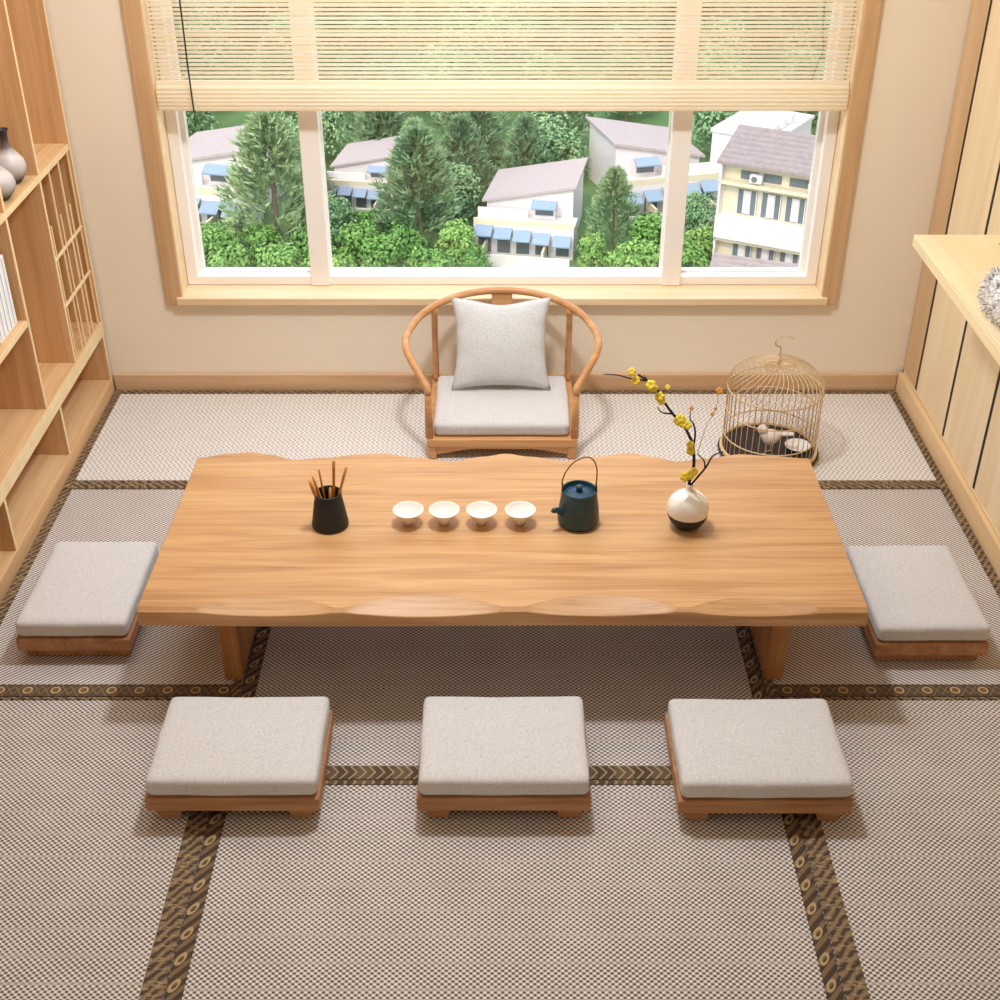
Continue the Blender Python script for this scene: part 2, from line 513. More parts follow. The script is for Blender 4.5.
# ------------------------------------------------------------------ room shell
YB = 4.965
XL, XR = -1.660, 1.705
ZF = -.032
def struct(name, bm, m, parent=None, **k):
    o = obj(name, bm, m, parent, **k)
    if parent is None: o['kind'] = 'structure'
    return o
struct('floor', box(BM(), -2.1, 2.15, -.7, 5.2, ZF-.1, ZF), M['base'])
struct('ceiling', box(BM(), -2.1, 2.15, -.7, 5.2, 2.95, 3.05), M['ceil'])
struct('wall_left', box(BM(), -2.1, -2.0, -.7, YB, ZF, 2.95), M['wall'])
struct('wall_right', box(BM(), 2.02, 2.15, -.7, YB, ZF, 2.95), M['wall'])
struct('wall_front', box(BM(), -2.1, 2.15, -.8, -.7, ZF, 2.95), M['wall'])
WX0, WX1, WZ0, WZ1 = -1.335, 1.352, .40, 2.30
bm = BM()
box(bm, -2.1, WX0, YB, YB+.2, ZF, 2.95); box(bm, WX1, 2.15, YB, YB+.2, ZF, 2.95)
box(bm, WX0, WX1, YB, YB+.2, ZF, WZ0); box(bm, WX0, WX1, YB, YB+.2, WZ1, 2.95)
struct('wall_back', bm, M['wall'])
struct('baseboard_back', box(BM(), XL+.003, XR, YB-.018, YB-.001, ZF+.001, .073), M['base'], bevel=.003)
struct('baseboard_right', box(BM(), XR, XR+.02, .3, YB-.02, ZF+.001, .087), M['basey'], bevel=.003)

# window ------------------------------------------------------------
win = bpy.data.objects.new('window_1', None); link(win); win['kind'] = 'structure'
win.location = (0, YB, .42)
def wobj(name, bm, m, **k):
    bmesh.ops.translate(bm, verts=bm.verts[:], vec=(0, -YB, -.42))
    return obj(name, bm, m, win, **k)
JX0, JX1 = -1.315, 1.332
wobj('casing', box(BM(), -1.382, JX0, YB-.02, YB-.001, .395, 2.36), M['casing'], bevel=.003)
wobj('casing', box(BM(), JX1, 1.394, YB-.02, YB-.001, .395, 2.36), M['casing'], bevel=.003)
wobj('casing', box(BM(), JX0, JX1, YB-.02, YB-.001, 2.28, 2.36), M['casing'], bevel=.003)
wobj('sill', box(BM(), -1.336, 1.353, YB-.036, 5.16, .402, .433), M['casing_lit'], bevel=.003)
wobj('jamb', box(BM(), -1.334, JX0, YB, 5.16, .434, 2.28), M['casing_lit'])
wobj('jamb', box(BM(), JX1, 1.351, YB, 5.16, .434, 2.28), M['casing_lit'])
wobj('jamb', box(BM(), JX0, JX1, YB, 5.16, 2.28, 2.299), M['casing_lit'])
FY0, FY1 = 5.07, 5.158
bm = BM()
z0, z1 = .434, 2.279
a0, a1 = JX0+.001, JX1-.001
box(bm, a0, a0+.045, FY0, FY1, z0, z1); box(bm, a1-.045, a1, FY0, FY1, z0, z1)
box(bm, a0, a1, FY0+.0005, FY1-.0005, z0, z0+.038); box(bm, a0, a1, FY0+.0005, FY1-.0005, z1-.05, z1)
wobj('window_frame', bm, M['white'], bevel=.003)
MUL = [(-.792, -.714), (.678, .756)]
for (m0, m1) in MUL:
    wobj('mullion', box(BM(), m0, m1, FY0-.012, FY1, z0+.0005, z1), M['white'], bevel=.003)
spans = [(a0+.044, MUL[0][0]+.002), (MUL[0][1]-.002, MUL[1][0]+.002), (MUL[1][1]-.002, a1-.044)]
for (s0, s1) in spans:
    bm = BM()
    w = .020
    w0 = w if s0 < -1 else .006
    w1 = w if s1 > 1 else .006
    box(bm, s0, s0+w0, FY0+.045, FY1-.005, z0+.036, z1-.05); box(bm, s1-w1, s1, FY0+.045, FY1-.005, z0+.036, z1-.05)
    box(bm, s0, s1, FY0+.0455, FY1-.0055, z0+.036, z0+.036+.010); box(bm, s0, s1, FY0+.0455, FY1-.0055, z1-.07, z1-.05)
    s = wobj('sash', bm, M['white'], bevel=.002)
    bm = box(BM(), s0+.004, s1-.004, 5.138, 5.143, z0+.041, z1-.06)
    bmesh.ops.translate(bm, verts=bm.verts[:], vec=(0, -YB, -.42))
    obj('glass_pane', bm, M['glass'], s)

# blind -------------------------------------------------------------
bl = thing('bamboo_blind', 'pale bamboo slat roller blind hanging half way down the window', 'blind', (0, 4.995, 2.27))
def bobj(name, bm, m, **k):
    bmesh.ops.translate(bm, verts=bm.verts[:], vec=(0, -4.995, -2.27))
    return obj(name, bm, m, bl, **k)
BX0, BX1 = -1.305, 1.325
bm = BM()
z = 1.308
i = 0
rnd = random.Random(3)
while z < 2.23:
    h = .0102 if rnd.random() < .85 else .0125
    box(bm, BX0, BX1, 4.994, 4.9965, z, z+h)
    z += .0153
bobj('slats', bm, M['slat'])
prof = [(4.978, 1.302), (4.976, 1.286)]
for k in range(6):
    zz = 1.282-k*.0145
    bul = .010*math.sin(PI*(k+1)/7)
    prof += [(4.970-bul, zz), (4.968-bul, zz-.006), (4.970-bul, zz-.0125), (4.973-bul, zz-.0135)]
prof += [(4.976, 1.190), (4.990, 1.187), (5.006, 1.192), (5.008, 1.300)]
bm = BM()
prism(bm, prof, 'x', BX0, BX1)
bobj('bottom_rail', bm, M['slat'])
bobj('head_rail', box(BM(), BX0, BX1, 4.97, 5.02, 2.23, 2.277), M['slat'], bevel=.004)
for nm, pts, m, r in (
    ('cord', [(-1.17, 4.962, 2.25), (-1.172, 4.955, 1.9), (-1.170, 4.952, 1.58), (-1.170, 4.948, 1.36), (-1.168, 4.947, 1.192)], 'cordgreen', .0033),
    ('cord', [(1.205, 4.9985, 2.25), (1.198, 4.9985, 1.6), (1.214, 4.9985, 1.42), (1.200, 4.9985, 1.36), (1.187, 4.9985, 1.303)], 'cordgreen', .0030),
    ('ladder_cord', [(-1.294, 4.9985, 2.25), (-1.294, 4.9985, 1.303)], 'handle', .0024),
    ('ladder_cord', [(1.312, 4.9985, 2.25), (1.312, 4.9985, 1.303)], 'handle', .0024)):
    bobj(nm, tube(BM(), catmull(pts, 6), r, 6), M[m], smooth=True)

# ------------------------------------------------------------------ tatami mats
def mat(name_label, x0, x1, y0, y1, weave, strips):
    cx, cy = (x0+x1)/2, (y0+y1)/2
    t = thing('tatami_mat', name_label, 'floor mat', (cx, cy, ZF))
    hx, hy = (x1-x0)/2-.0015, (y1-y0)/2-.0015
    obj('woven_cover', box(BM(), -hx, hx, -hy, hy, .001, -ZF-.002), M[weave], t, bevel=.004)
    for side, w, pat in strips:
        h = .003
        if side in 'NS':
            L = 2*hx
            yy = hy-w/2 if side == 'N' else -hy+w/2
            loc, rz = (0, yy, -ZF-.0015), 0
        else:
            L = 2*hy
            xx = hx-w/2 if side == 'E' else -hx+w/2
            loc, rz = (xx, 0, -ZF-.001), PI/2
        obj('brocade_border', box(BM(), -L/2, L/2, -w/2, w/2, -.0005, h), M['b_'+pat], t, loc=loc, rot=(0, 0, rz), bevel=.0018)
    return t
YA, YM, YC = 4.145, 2.962, 2.614            # seams across the room
XA, XB = -.785, .806                        # seams along the room
mat('long tatami mat running under the window wall', XL, XR, YA, YB-.02, 'weave_far', [('S', .058, 'braid'), ('N', .03, 'braid'), ('W', .03, 'braid'), ('E', .03, 'braid')])
mat('tatami mat between the table and the bookcase', XL, XA, YM, YA, 'weave_left', [('S', .055, 'hex'), ('W', .036, 'braid'), ('E', .03, 'braid')])
mat('tatami mat between the table and the panelled cabinet', XB, XR, YM, YA, 'weave_right', [('S', .055, 'hex'), ('E', .034, 'braid'), ('W', .03, 'braid')])
mat('tatami mat directly under the low wooden table', XA, XB, YC, YA, 'weave_near', [('S', .054, 'lattice'), ('W', .042, 'loop'), ('E', .042, 'loop')])
mat('tatami mat at the front, extending under the middle floor stool', XA, XB, .9, YC, 'weave_near', [('N', .016, 'lattice'), ('W', .042, 'loop'), ('E', .042, 'loop')])
mat('tatami mat in the front corner on the bookcase side', XL, XA, .9, YM, 'weave_near', [('N', .012, 'braid'), ('E', .056, 'braid')])
mat('tatami mat in the front corner on the cabinet side', XB, XR, .9, YM, 'weave_near', [('N', .012, 'braid'), ('W', .056, 'braid')])

# ------------------------------------------------------------------ table
TX0, TX1, TYF, TYB, TZ = -1.036, 1.050, 2.922, 3.778, .360
TB = .295
tbl = thing('low_table', 'long low live-edge wooden table with scalloped edges in the middle of the room', 'table', (0, 3.35, 0))
bm = BM()
NX = 240
lob = [(-.865, -.475, .050, .020), (-.44, .005, .055, .026), (.075, .50, .055, .026), (.55, .905, .048, .022)]
def front(x):
    for a, b, back, down in lob:
        if a < x < b:
            s = math.sin(PI*(x-a)/(b-a))**.8
            return back*s, down*s
    return 0, 0
BK = [(-1.036, .0), (-.93, .014), (-.86, .020), (-.80, .012), (-.70, -.006), (-.60, .000), (-.48, .012), (-.40, .014), (-.28, .000), (-.16, -.012), (-.06, .004), (.02, .014), (.10, .004), (.22, -.010), (.32, .004), (.44, .016), (.52, .004), (.60, -.012), (.70, -.002), (.82, .012), (.92, .006), (1.05, -.002)]
def back(x):
    for (xa, ya), (xb, yb) in zip(BK, BK[1:]):
        if xa <= x <= xb:
            t = (x-xa)/(xb-xa); t = t*t*(3-2*t)
            return ya+(yb-ya)*t
    return BK[-1][1]
cols = []
NY = 10
for i in range(NX+1):
    x = TX0+(TX1-TX0)*i/NX
    bk, dn = front(x)
    lowf = .006*math.sin(x*4.2+.6)
    base = .012
    yb = TYB+back(x)*2.0
    yf = TYF+lowf*.4
    c = []
    zb = TB
    c.append((x, yf+.012, zb)); c.append((x, yf, zb+.008))
    zl = TZ-.009-dn*.62; yt = yf+base+.002+bk
    c.append((x, yf, zl))
    c.append((x, yf+(yt-yf)*.33, zl+(TZ-zl)*.33-bk*.03))
    c.append((x, yf+(yt-yf)*.67, zl+(TZ-zl)*.67-bk*.03))
    c.append((x, yt, TZ))
    for k in range(1, NY):
        c.append((x, yf+base+bk+.004+(yb-.012-(yf+base+bk+.004))*k/NY, TZ))
    c.append((x, yb-.010, TZ)); c.append((x, yb, TZ-.010)); c.append((x, yb-.006, zb+.012)); c.append((x, yb-.018, zb))
    cols.append([bm.verts.new((p[0]+.008*max(0, -x)*(p[1]-yf)/.85, p[1]-3.35, p[2])) for p in c])
for A, B in zip(cols, cols[1:]):
    n = len(A)
    for k in range(n):
        bm.faces.new((A[k], B[k], B[(k+1) % n], A[(k+1) % n]))
bm.faces.new(cols[0]); bm.faces.new(cols[-1][::-1])
top = obj('tabletop', bm, M['table'], tbl, bevel=.003, angle=60)
for p in top.data.polygons: p.use_smooth = False
for s, (l0, l1) in ((-1, (-.845, -.790)), (1, (.812, .868))):
    bm = BM()
    prism(bm, [(-.31, 0), (.31, 0), (.31, TB-.001), (-.31, TB-.001)], 'x', l0, l1)
    obj('leg', bm, M['tableleg'], tbl, bevel=.004)

# ------------------------------------------------------------------ floor stools
def make_stool():
    st = thing('floor_stool', 'x', 'stool', group='low floor stools around the table')
    w, d = .464, .352
    bm = BM()
    box(bm, -w/2, w/2, -d/2, d/2, .042, .088)
    obj('frame', bm, M['stool'], st, bevel=.005, seg=3)
    for s in (-1, 1):
        xc = s*.176
        bm = BM()
        prism(bm, [(xc-.036, .0415), (xc+.036, .0415), (xc+.027, 0.0), (xc-.027, 0.0)], 'y', -d/2+.016, d/2-.016)
        obj('leg', bm, M['stool'], st, bevel=.003)
    bm = BM()
    pad(bm, .454, .345, .060, .018, 16, .006, .0012, 5, .0885)
    obj('seat_cushion', bm, M['linen'], st, smooth=True)
    return st
st0 = make_stool()
stools = [
    ((-.712, 2.629, .0015), 0, 'low floor stool with pale linen cushion before the table, on the bookcase side'),
    ((.010, 2.630, .0015), 0, 'middle one of the three low linen-cushioned stools along the front of the table'),
    ((.705, 2.620, .0015), 0, 'low floor stool with pale linen cushion before the table, on the cabinet side'),
    ((-1.322, 3.357, .0015), PI/2, 'low linen-cushioned floor stool at the table end beside the bookcase'),
    ((1.331, 3.334, .0015), -PI/2, 'low linen-cushioned floor stool at the table end beside the panelled cabinet'),
]
for i, (loc, rz, lab) in enumerate(stools):
    s = st0 if i == 0 else copy_tree(st0)
    s.location = loc; s.rotation_euler = (0, 0, rz); s['label'] = lab

# ------------------------------------------------------------------ floor chair
ch = thing('floor_chair', 'legless-style low wooden armchair with round horseshoe back rail, under the window', 'chair', (.008, 4.60, .0015))
def cobj(name, bm, m='chair', **k):
    bmesh.ops.translate(bm, verts=bm.verts[:], vec=(-.008, -4.60, 0))
    return obj(name, bm, M[m], ch, **k)
cx = .008
x0, x1, yf, yb = cx-.293, cx+.293, 4.36, 4.885
bm = BM()
box(bm, x0, x1, yf, yf+.04, .054, .088); box(bm, x0, x1, yb-.04, yb, .054, .088)
box(bm, x0, x0+.04, yf+.0405, yb-.0405, .0545, .0875); box(bm, x1-.04, x1, yf+.0405, yb-.0405, .0545, .0875)
cobj('seat_frame', bm, bevel=.003)
bm = box(BM(), x0+.041, x1-.041, yf+.041, yb-.041, .062, .080)
cobj('seat_board', bm, bevel=.002)
for sx in (x0+.002, x1-.036):
    for sy in (yf+.003, yb-.037):
        cobj('leg', prism(BM(), [(sx, sy), (sx+.034, sy), (sx+.034, sy+.034), (sx, sy+.034)], 'z', 0, .0535), bevel=.003)
bm = BM()      # curved apron under the front rail
pts = [(x0+.037, .0535), (x1-.037, .0535), (x1-.037, .020)]
for k in range(1, 12):
    t = k/12
    xx = x1-.037-.02-(x1-x0-.114)*t
    pts.append((xx, .020+.022*min(1, math.sin(PI*t)*1.6)))
pts.append((x0+.037, .020))
prism(bm, pts, 'y', yf+.008, yf+.024)
cobj('apron', bm)
rail = [(-.284, 4.374, .286), (-.286, 4.377, .306), (-.320, 4.42, .348), (-.363, 4.50, .390), (-.376, 4.57, .409), (-.363, 4.65, .424), (-.316, 4.75, .446), (-.230, 4.83, .467), (-.122, 4.88, .479), (0, 4.895, .483)]
full = [(cx+x, y, z) for x, y, z in rail]
mir = [(2*cx-p[0], p[1], p[2]) for p in full[-2::-1]]
path = catmull(full+mir, 6)
cobj('arm_rail', tube(BM(), path, .0145, 12), smooth=True)
for s in (-1, 1):
    xx = cx+s*.284
    cobj('arm_post', tube(BM(), [(xx, yf+.019, .0885), (xx, yf+.018, .19), (xx, yf+.014, .292)], [.016, .0145, .013], 12), smooth=True)
    xb = cx+s*.276
    cobj('back_post', tube(BM(), catmull([(xb, yb-.022, .0885), (xb, yb-.030, .20), (xb, 4.835, .33), (xb-s*.004, 4.79, .449)], 4), .0125, 12), smooth=True)
bm = BM()
ys = [(yb-.03, .0885), (yb-.012, .22), (yb+.006, .36), (4.894, .474)]
prev = None
for (a, za), (b, zb) in zip(ys, ys[1:]):
    prism(bm, [(a-.006, za), (a+.006, za), (b+.006, zb), (b-.006, zb)], 'x', cx-.042, cx+.042)
cobj('back_splat', bm)
bm = BM()
pad(bm, .532, .430, .056, .018, 16, .006, .0012, 8, 0)
bmesh.ops.translate(bm, verts=bm.verts[:], vec=(cx, 4.596, .0885))
cobj('seat_cushion', bm, 'linen', smooth=True)

# throw pillow -----------------------------------------------------
def pillow_mesh(sx, sy, th, n=26, sag=.0, seed=4):
    bm = BM()
    rnd = random.Random(seed)
    grids = []
    for side in (1, -1):
        g = []
        for i in range(n+1):
            row = []
            for j in range(n+1):
                u = -1+2*i/n; v = -1+2*j/n
                e = (1-u*u)*(1-v*v)
                px = u*sx/2*(1-.125*(1-v*v)*abs(u)**1.5)
                py = v*sy/2*(1-.10*(1-u*u)*abs(v)**1.5)
                if v > 0: py -= sag*math.exp(-(u/.42)**2)*v**2
                t = th/2*max(e, 0)**.46
                ed = math.exp(-((1-abs(u))/.22)**2)+math.exp(-((1-abs(v))/.22)**2)
                t += .006*ed*max(e, 0)**.3*math.sin(11*v*(1 if abs(u) > abs(v) else 0)+9*u*(0 if abs(u) > abs(v) else 1)+side)
                if v > 0: t *= 1-.25*math.exp(-(u/.35)**2)*v
                if side == -1 and (i in (0, n) or j in (0, n)):
                    row.append(grids[0][i][j])
                else:
                    row.append(bm.verts.new((px, py, side*t)))
            g.append(row)
        grids.append(g)
        for i in range(n):
            for j in range(n):
                q = (g[i][j], g[i+1][j], g[i+1][j+1], g[i][j+1])
                bm.faces.new(q if side == 1 else q[::-1])
    return bm
po = obj('throw_pillow', pillow_mesh(.405, .372, .13, sag=.014), M['linen2'], None, loc=(.004, 4.738, .322), rot=(R(63), 0, 0), smooth=True)
tag(po, 'square grey linen throw pillow leaning against the horseshoe chair back', 'pillow')

# ------------------------------------------------------------------ birdcage
cg = thing('birdcage', 'round bamboo birdcage with hook on the mat behind the table corner', 'birdcage', (1.062, 4.42, .0015))
RC = .185
obj('base_tray', lathe(BM(), [(0, 0), (RC+.004, 0), (RC+.006, .006), (RC+.006, .030), (RC-.004, .030), (RC-.006, .018), (0, .018)], 48), [M['cage']], cg, smooth=True, bevel=.001)
obj('tray_lining', lathe(BM(), [(0, .0185), (RC-.007, .0185), (RC-.007, .023), (0, .023)], 48), M['traydark'], cg)
obj('foot_ring', tube(BM(), [( (RC+.007)*math.cos(a*PI/24), (RC+.007)*math.sin(a*PI/24), .012) for a in range(48)], .006, 6, True), M['traydark'], cg, smooth=True)
NB = 44
ZS, ZT = .292, .392
def cage_pt(a, s):
    """s 0..1 wall, 1..2 dome"""
    if s <= 1:
        return Vector(((RC-.004)*math.cos(a), (RC-.004)*math.sin(a), .030+(ZS-.030)*s))
    t = (s-1)*PI/2
    r = (RC-.004)*math.cos(t)**.85+.004
    aa = a+.35*math.sin(t)
    return Vector((r*math.cos(aa), r*math.sin(aa), ZS+(ZT-ZS)*math.sin(t)))
bar0 = None
bm = BM()
tube(bm, [cage_pt(0, 0), cage_pt(0, .5), cage_pt(0, 1)]+[cage_pt(0, 1+k/10) for k in range(1, 11)], .0017, 5)
bar0 = obj('bar', bm, M['cage'], cg, smooth=True)
for k in range(1, NB):
    b = bar0.copy(); COL.objects.link(b); b.parent = cg; b.rotation_euler = (0, 0, 2*PI*k/NB)
for zz, rr in ((ZS-.008, .0032), (.195, .0026), (.088, .0026)):
    obj('hoop', tube(BM(), [((RC-.0035)*math.cos(a*PI/24), (RC-.0035)*math.sin(a*PI/24), zz) for a in range(48)], rr, 6, True), M['cage'], cg, smooth=True)
obj('hoop', tube(BM(), [(.060*math.cos(a*PI/16), .060*math.sin(a*PI/16), .383) for a in range(32)], .0022, 6, True), M['cage'], cg, smooth=True)
hk = obj('hook', tube(BM(), catmull([(0, 0, .38), (0, 0, .42), (.001, 0, .452), (-.004, -.004, .462), (-.022, -.012, .472), (-.026, -.02, .494), (-.010, -.02, .512), (.018, -.02, .515), (.042, -.02, .502)], 6), .0028, 8), M['cage'], cg, smooth=True)
obj('finial', lathe(BM(), [(0, .380), (.006, .382), (.009, .391), (.006, .400), (.010, .409), (.005, .416), (0, .420)], 16), M['cage'], cg, smooth=True)
for s in (-1, 1):
    obj('scroll_ornament', tube(BM(), [(s*.030+.027*math.cos(a*PI/12), -.030, .392+.023*math.sin(a*PI/12)) for a in range(24)], .0026, 6, True), M['cage'], cg, smooth=True)
# what stands inside
bd = thing('bird_figurine', 'small pale pink bird ornament inside the bamboo birdcage', 'figurine', (1.052, 4.375, .0255))
bd.scale = (1.12, 1.12, 1.12)
bm = BM()
sp = bmesh.ops.create_uvsphere(bm, u_segments=20, v_segments=14, radius=1)
for v in bm.verts:
    u = v.co.copy()
    x = u.x*.036; y = u.y*.028; z = u.z*.028+.062
    if u.x > .5: z += (u.x-.5)*.012
    if u.x < -.4: z += (-.4-u.x)*.030; 
    v.co = (x, y, z)
obj('body', bm, M['bird'], bd, smooth=True)
bm = BM()
bmesh.ops.create_uvsphere(bm, u_segments=16, v_segments=10, radius=.0175)
bmesh.ops.translate(bm, verts=bm.verts[:], vec=(-.028, -.003, .094))
obj('head', bm, M['bird'], bd, smooth=True)
obj('beak', tube(BM(), [(-.043, -.006, .094), (-.055, -.009, .091)], [.004, .0006], 6), M['bud'], bd, smooth=True)
bm = BM(); prism(bm, [(.025, .068), (.080, .070), (.085, .076), (.028, .080)], 'y', -.011, .011)
obj('tail', bm, M['ceramic'], bd, bevel=.003)
for s in (-1, 1):
    obj('leg', tube(BM(), catmull([(-.002+s*.008, s*.008, .040), (s*.010, s*.010, .018), (s*.010, s*.010, .0015), (s*.010-.012, s*.010-.006, .0012)], 4), .0022, 6), M['ceramic'], bd, smooth=True)
ds = obj('dish', lathe(BM(), [(0, 0), (.022, 0), (.026, .003), (.046, .011), (.052, .016), (.050, .017), (.044, .013), (.024, .006), (0, .005)], 36), M['ceramic'], None, loc=(1.176, 4.405, .0255), smooth=True)
tag(ds, 'white oval dish lying on the dark floor of the birdcage', 'dish')

# ------------------------------------------------------------------ things on the table
TT = TZ+.0005
hd = thing('utensil_holder', 'matte black tapered pot holding bamboo tea tools on the table', 'holder', (-.530, 3.358, TT))
obj('body', lathe(BM(), [(0, 0), (.052, 0), (.057, .004), (.057, .012), (.0405, .117), (.0395, .119), (.037, .117), (.037, .10), (.044, .030), (.045, .006), (0, .006)], 40), M['matblack'], hd, smooth=True)
obj('rim', tube(BM(), [(.0400*math.cos(a*PI/20), .0400*math.sin(a*PI/20), .118) for a in range(40)], .0027, 8, True), M['matblack'], hd, smooth=True)
HX, HY = -.530, 3.358
def tool(name, label, cat, p0, p1, r0, r1, flat=1.0, tip=None):
    bm = BM()
    a, b = Vector(p0), Vector(p1)
    k = [a+(b-a)*t/8 for t in range(9)]
    rr = [r0+(r1-r0)*t/8 for t in range(9)]
    if tip: rr[-1] *= .6; rr[-2] *= .92
    tube(bm, k, rr, 10, flat=flat)
    bmesh.ops.translate(bm, verts=bm.verts[:], vec=-a)
    o = obj(name, bm, M['bamboo'], None, loc=a, smooth=True)
    return tag(o, label, cat, 'bamboo tea tools in the black holder')
tool('tea_needle', 'tallest slim bamboo tea stick upright in the black holder', 'tea tool', (HX+.010, HY+.004, TT+.0075), (HX+.024, HY+.012, TT+.225), .0040, .0050)
tool('tea_pick', 'slim bamboo tea stick leaning out of the black holder towards the cups', 'tea tool', (HX+.004, HY-.012, TT+.0075), (HX+.062, HY+.002, TT+.209), .0038, .0050)
tool('tea_skewer', 'short pale thin bamboo stick at the back of the black holder', 'tea tool', (HX-.006, HY+.016, TT+.0075), (HX-.026, HY+.026, TT+.186), .0026, .0034)
tool('tea_scoop', 'orange-brown flat bamboo scoop leaning out of the black holder away from the cups', 'tea tool', (HX-.008, HY-.010, TT+.0078), (HX-.050, HY-.016, TT+.172), .0060, .0130, .5, True)
tool('tea_tongs', 'dark-edged bamboo tongs beside the orange scoop in the black holder', 'tea tool', (HX-.002, HY+.000, TT+.0078), (HX-.044, HY+.004, TT+.178), .0045, .0080, .6, True)
tool('tea_spatula', 'short broad pale bamboo spatula just clearing the black holder rim', 'tea tool', (HX+.004, HY-.022, TT+.0078), (HX+.012, HY-.024, TT+.150), .007, .0110, .5, True)

cup = obj('tea_cup', lathe(BM(), [(0, .003), (.011, .003), (.012, 0), (.0155, 0), (.0165, .006), (.0205, .012), (.047, .046), (.0485, .049), (.0485, .051), (.0465, .0512), (.0445, .047), (.021, .015), (.010, .011), (0, .0105)], 40), M['ceramic'], None, loc=(-.286, 3.368, TT), smooth=True)
tag(cup, 'white conical tea cup closest to the black tool holder', 'cup', 'white tea cups in a row on the table')
for x, lab in ((-.174, 'white conical tea cup, second in the row from the black tool holder'), (-.057, 'white conical tea cup, third in the row from the black tool holder'), (.063, 'white conical tea cup closest to the dark teapot')):
    c = cup.copy(); COL.objects.link(c); c.location.x = x; c['label'] = lab

tp = thing('teapot', 'dark blue-green teapot with thin arched handle standing on the table', 'teapot', (.245, 3.372, TT))
obj('body', lathe(BM(), [(0, 0), (.054, 0), (.062, .006), (.0655, .018), (.062, .060), (.054, .118), (.0525, .124), (.050, .124), (.0495, .118), (.050, .104), (0, .102)], 40), M['teapot'], tp, smooth=True)
ld = obj('lid', lathe(BM(), [(0, .1025), (.048, .1025), (.0485, .107), (.044, .110), (.020, .116), (0, .117)], 36), M['lid'], tp, smooth=True)
obj('knob', lathe(BM(), [(0, .117), (.0105, .117), (.0085, .123), (.0115, .129), (.0115, .133), (.006, .137), (0, .138)], 20), M['lid'], ld, smooth=True)
obj('spout', tube(BM(), catmull([(-.048, -.024, .056), (-.060, -.032, .062), (-.070, -.038, .071), (-.078, -.042, .073), (-.081, -.044, .066)], 4), [.014-.006*min(1, k/10) for k in range(17)], 12), M['teapot'], tp, smooth=True)
for s in (-1, 1):
    bm = BM(); prism(bm, [(s*.046, .116), (s*.056, .116), (s*.054, .140), (s*.048, .140)], 'y', -.010, .010)
    obj('lug', bm, M['teapot'], tp, bevel=.002)
obj('handle', tube(BM(), catmull([(-.052, 0, .132), (-.054, .0, .150), (-.043, .0, .186), (-.018, .0, .221), (.018, .0, .238), (.040, .0, .226), (.051, .0, .195), (.052, .0, .160), (.051, 0, .132)], 6), .0022, 8), M['handle'], tp, smooth=True)

VX, VY = .582, 3.352
vs = thing('bud_vase', 'round white bud vase with black lower part standing on the table', 'vase', (VX, VY, TT))
prof = [(0, .001), (.026, 0), (.032, .003), (.045, .014), (.056, .030), (.0625, .046), (.0638, .054), (.0645, .072), (.0625, .086), (.055, .101), (.041, .115), (.026, .124), (.015, .130), (.0115, .136), (.0105, .145), (.0128, .155), (.0115, .1555), (.009, .149), (.009, .132), (0, .130)]
mis = [1]*6+[0]*(len(prof)-7)
obj('body', lathe(BM(), prof, 44, mis=mis), [M['ceramic'], M['matblack']], vs, smooth=True)

br = thing('plum_branch', 'dark plum twig with yellow blossoms rising from the white bud vase', 'branch', (VX, VY, TT+.12))
O = Vector((VX, VY, TT+.12))
def bpt(l, dy=0): return [Vector((x, VY-.02*min(1, max(0, (z-.50)/.08))+dy*max(0, z-.5)/.4, z+.013*min(1, max(0, (z-.49)/.04))))-O for x, z in l]
def btube(name, l, r0, r1, m='branch', dy=.0):
    p = catmull(bpt(l, dy), 5)
    n = len(p)
    return obj(name, tube(BM(), p, [r0+(r1-r0)*i/(n-1) for i in range(n)], 7), M[m], br, smooth=True)
stem = [(VX, .485), (.578, .52), (.584, .58), (.576, .648), (.563, .681), (.543, .717), (.510, .755), (.479, .798), (.454, .841), (.425, .867), (.399, .886)]
st = btube('stem', stem, .0055, .0032)
o = bpt(stem)[0]
btube('twig', [(.423, .866), (.378, .873), (.341, .884), (.298, .887)], .003, .0014)
btube('twig', [(.578, .634), (.581, .687), (.572, .72), (.562, .734), (.562, .777)], .0036, .0013, dy=.02)
btube('twig', [(.508, .757), (.477, .761), (.461, .779)], .003, .0014)
btube('twig', [(.583, .505), (.622, .567), (.641, .609), (.671, .622)], .0038, .0018, dy=.03)
btube('twig', [(.620, .564), (.615, .592), (.593, .615)], .0028, .0016, dy=.03)
btube('twig', [(.593, .615), (.614, .713), (.635, .754), (.643, .824)], .0012, .0008, 'twig', dy=.03)
btube('twig', [(.478, .80), (.470, .82), (.487, .845)], .0016, .0008)
btube('twig', [(.43, .862), (.415, .885)], .0024, .001)
def flower(x, z, s=1.0, m='petal', dy=-.01, rot=0):
    bm = BM()
    for k in range(5):
        a = 2*PI*k/5+rot
        n0 = len(bm.verts)
        q = bmesh.ops.create_uvsphere(bm, u_segments=8, v_segments=6, radius=.0072*s)
        for v in q['verts']:
            v.co = Vector((v.co.x+.0068*s*math.cos(a), v.co.y*.6-.004*s*0, v.co.z+.0068*s*math.sin(a)))
    p = Vector((x, VY-.02+dy, z+.013))-O
    f = obj('blossom', bm, M[m], br, loc=p, rot=(R(-35), R((rot*20) % 36-18), 0), smooth=True)
    return f
for i, (x, z) in enumerate([(.379, .899), (.391, .872), (.436, .860), (.446, .846), (.464, .820), (.470, .808), (.524, .738), (.540, .733), (.551, .727), (.530, .745), (.566, .659), (.568, .640), (.560, .545), (.584, .565), (.572, .556)]):
    flower(x, z, 1.0+.35*((i*7) % 5)/5-.1, 'petal', -.008-.004*(i % 3), i*.9)
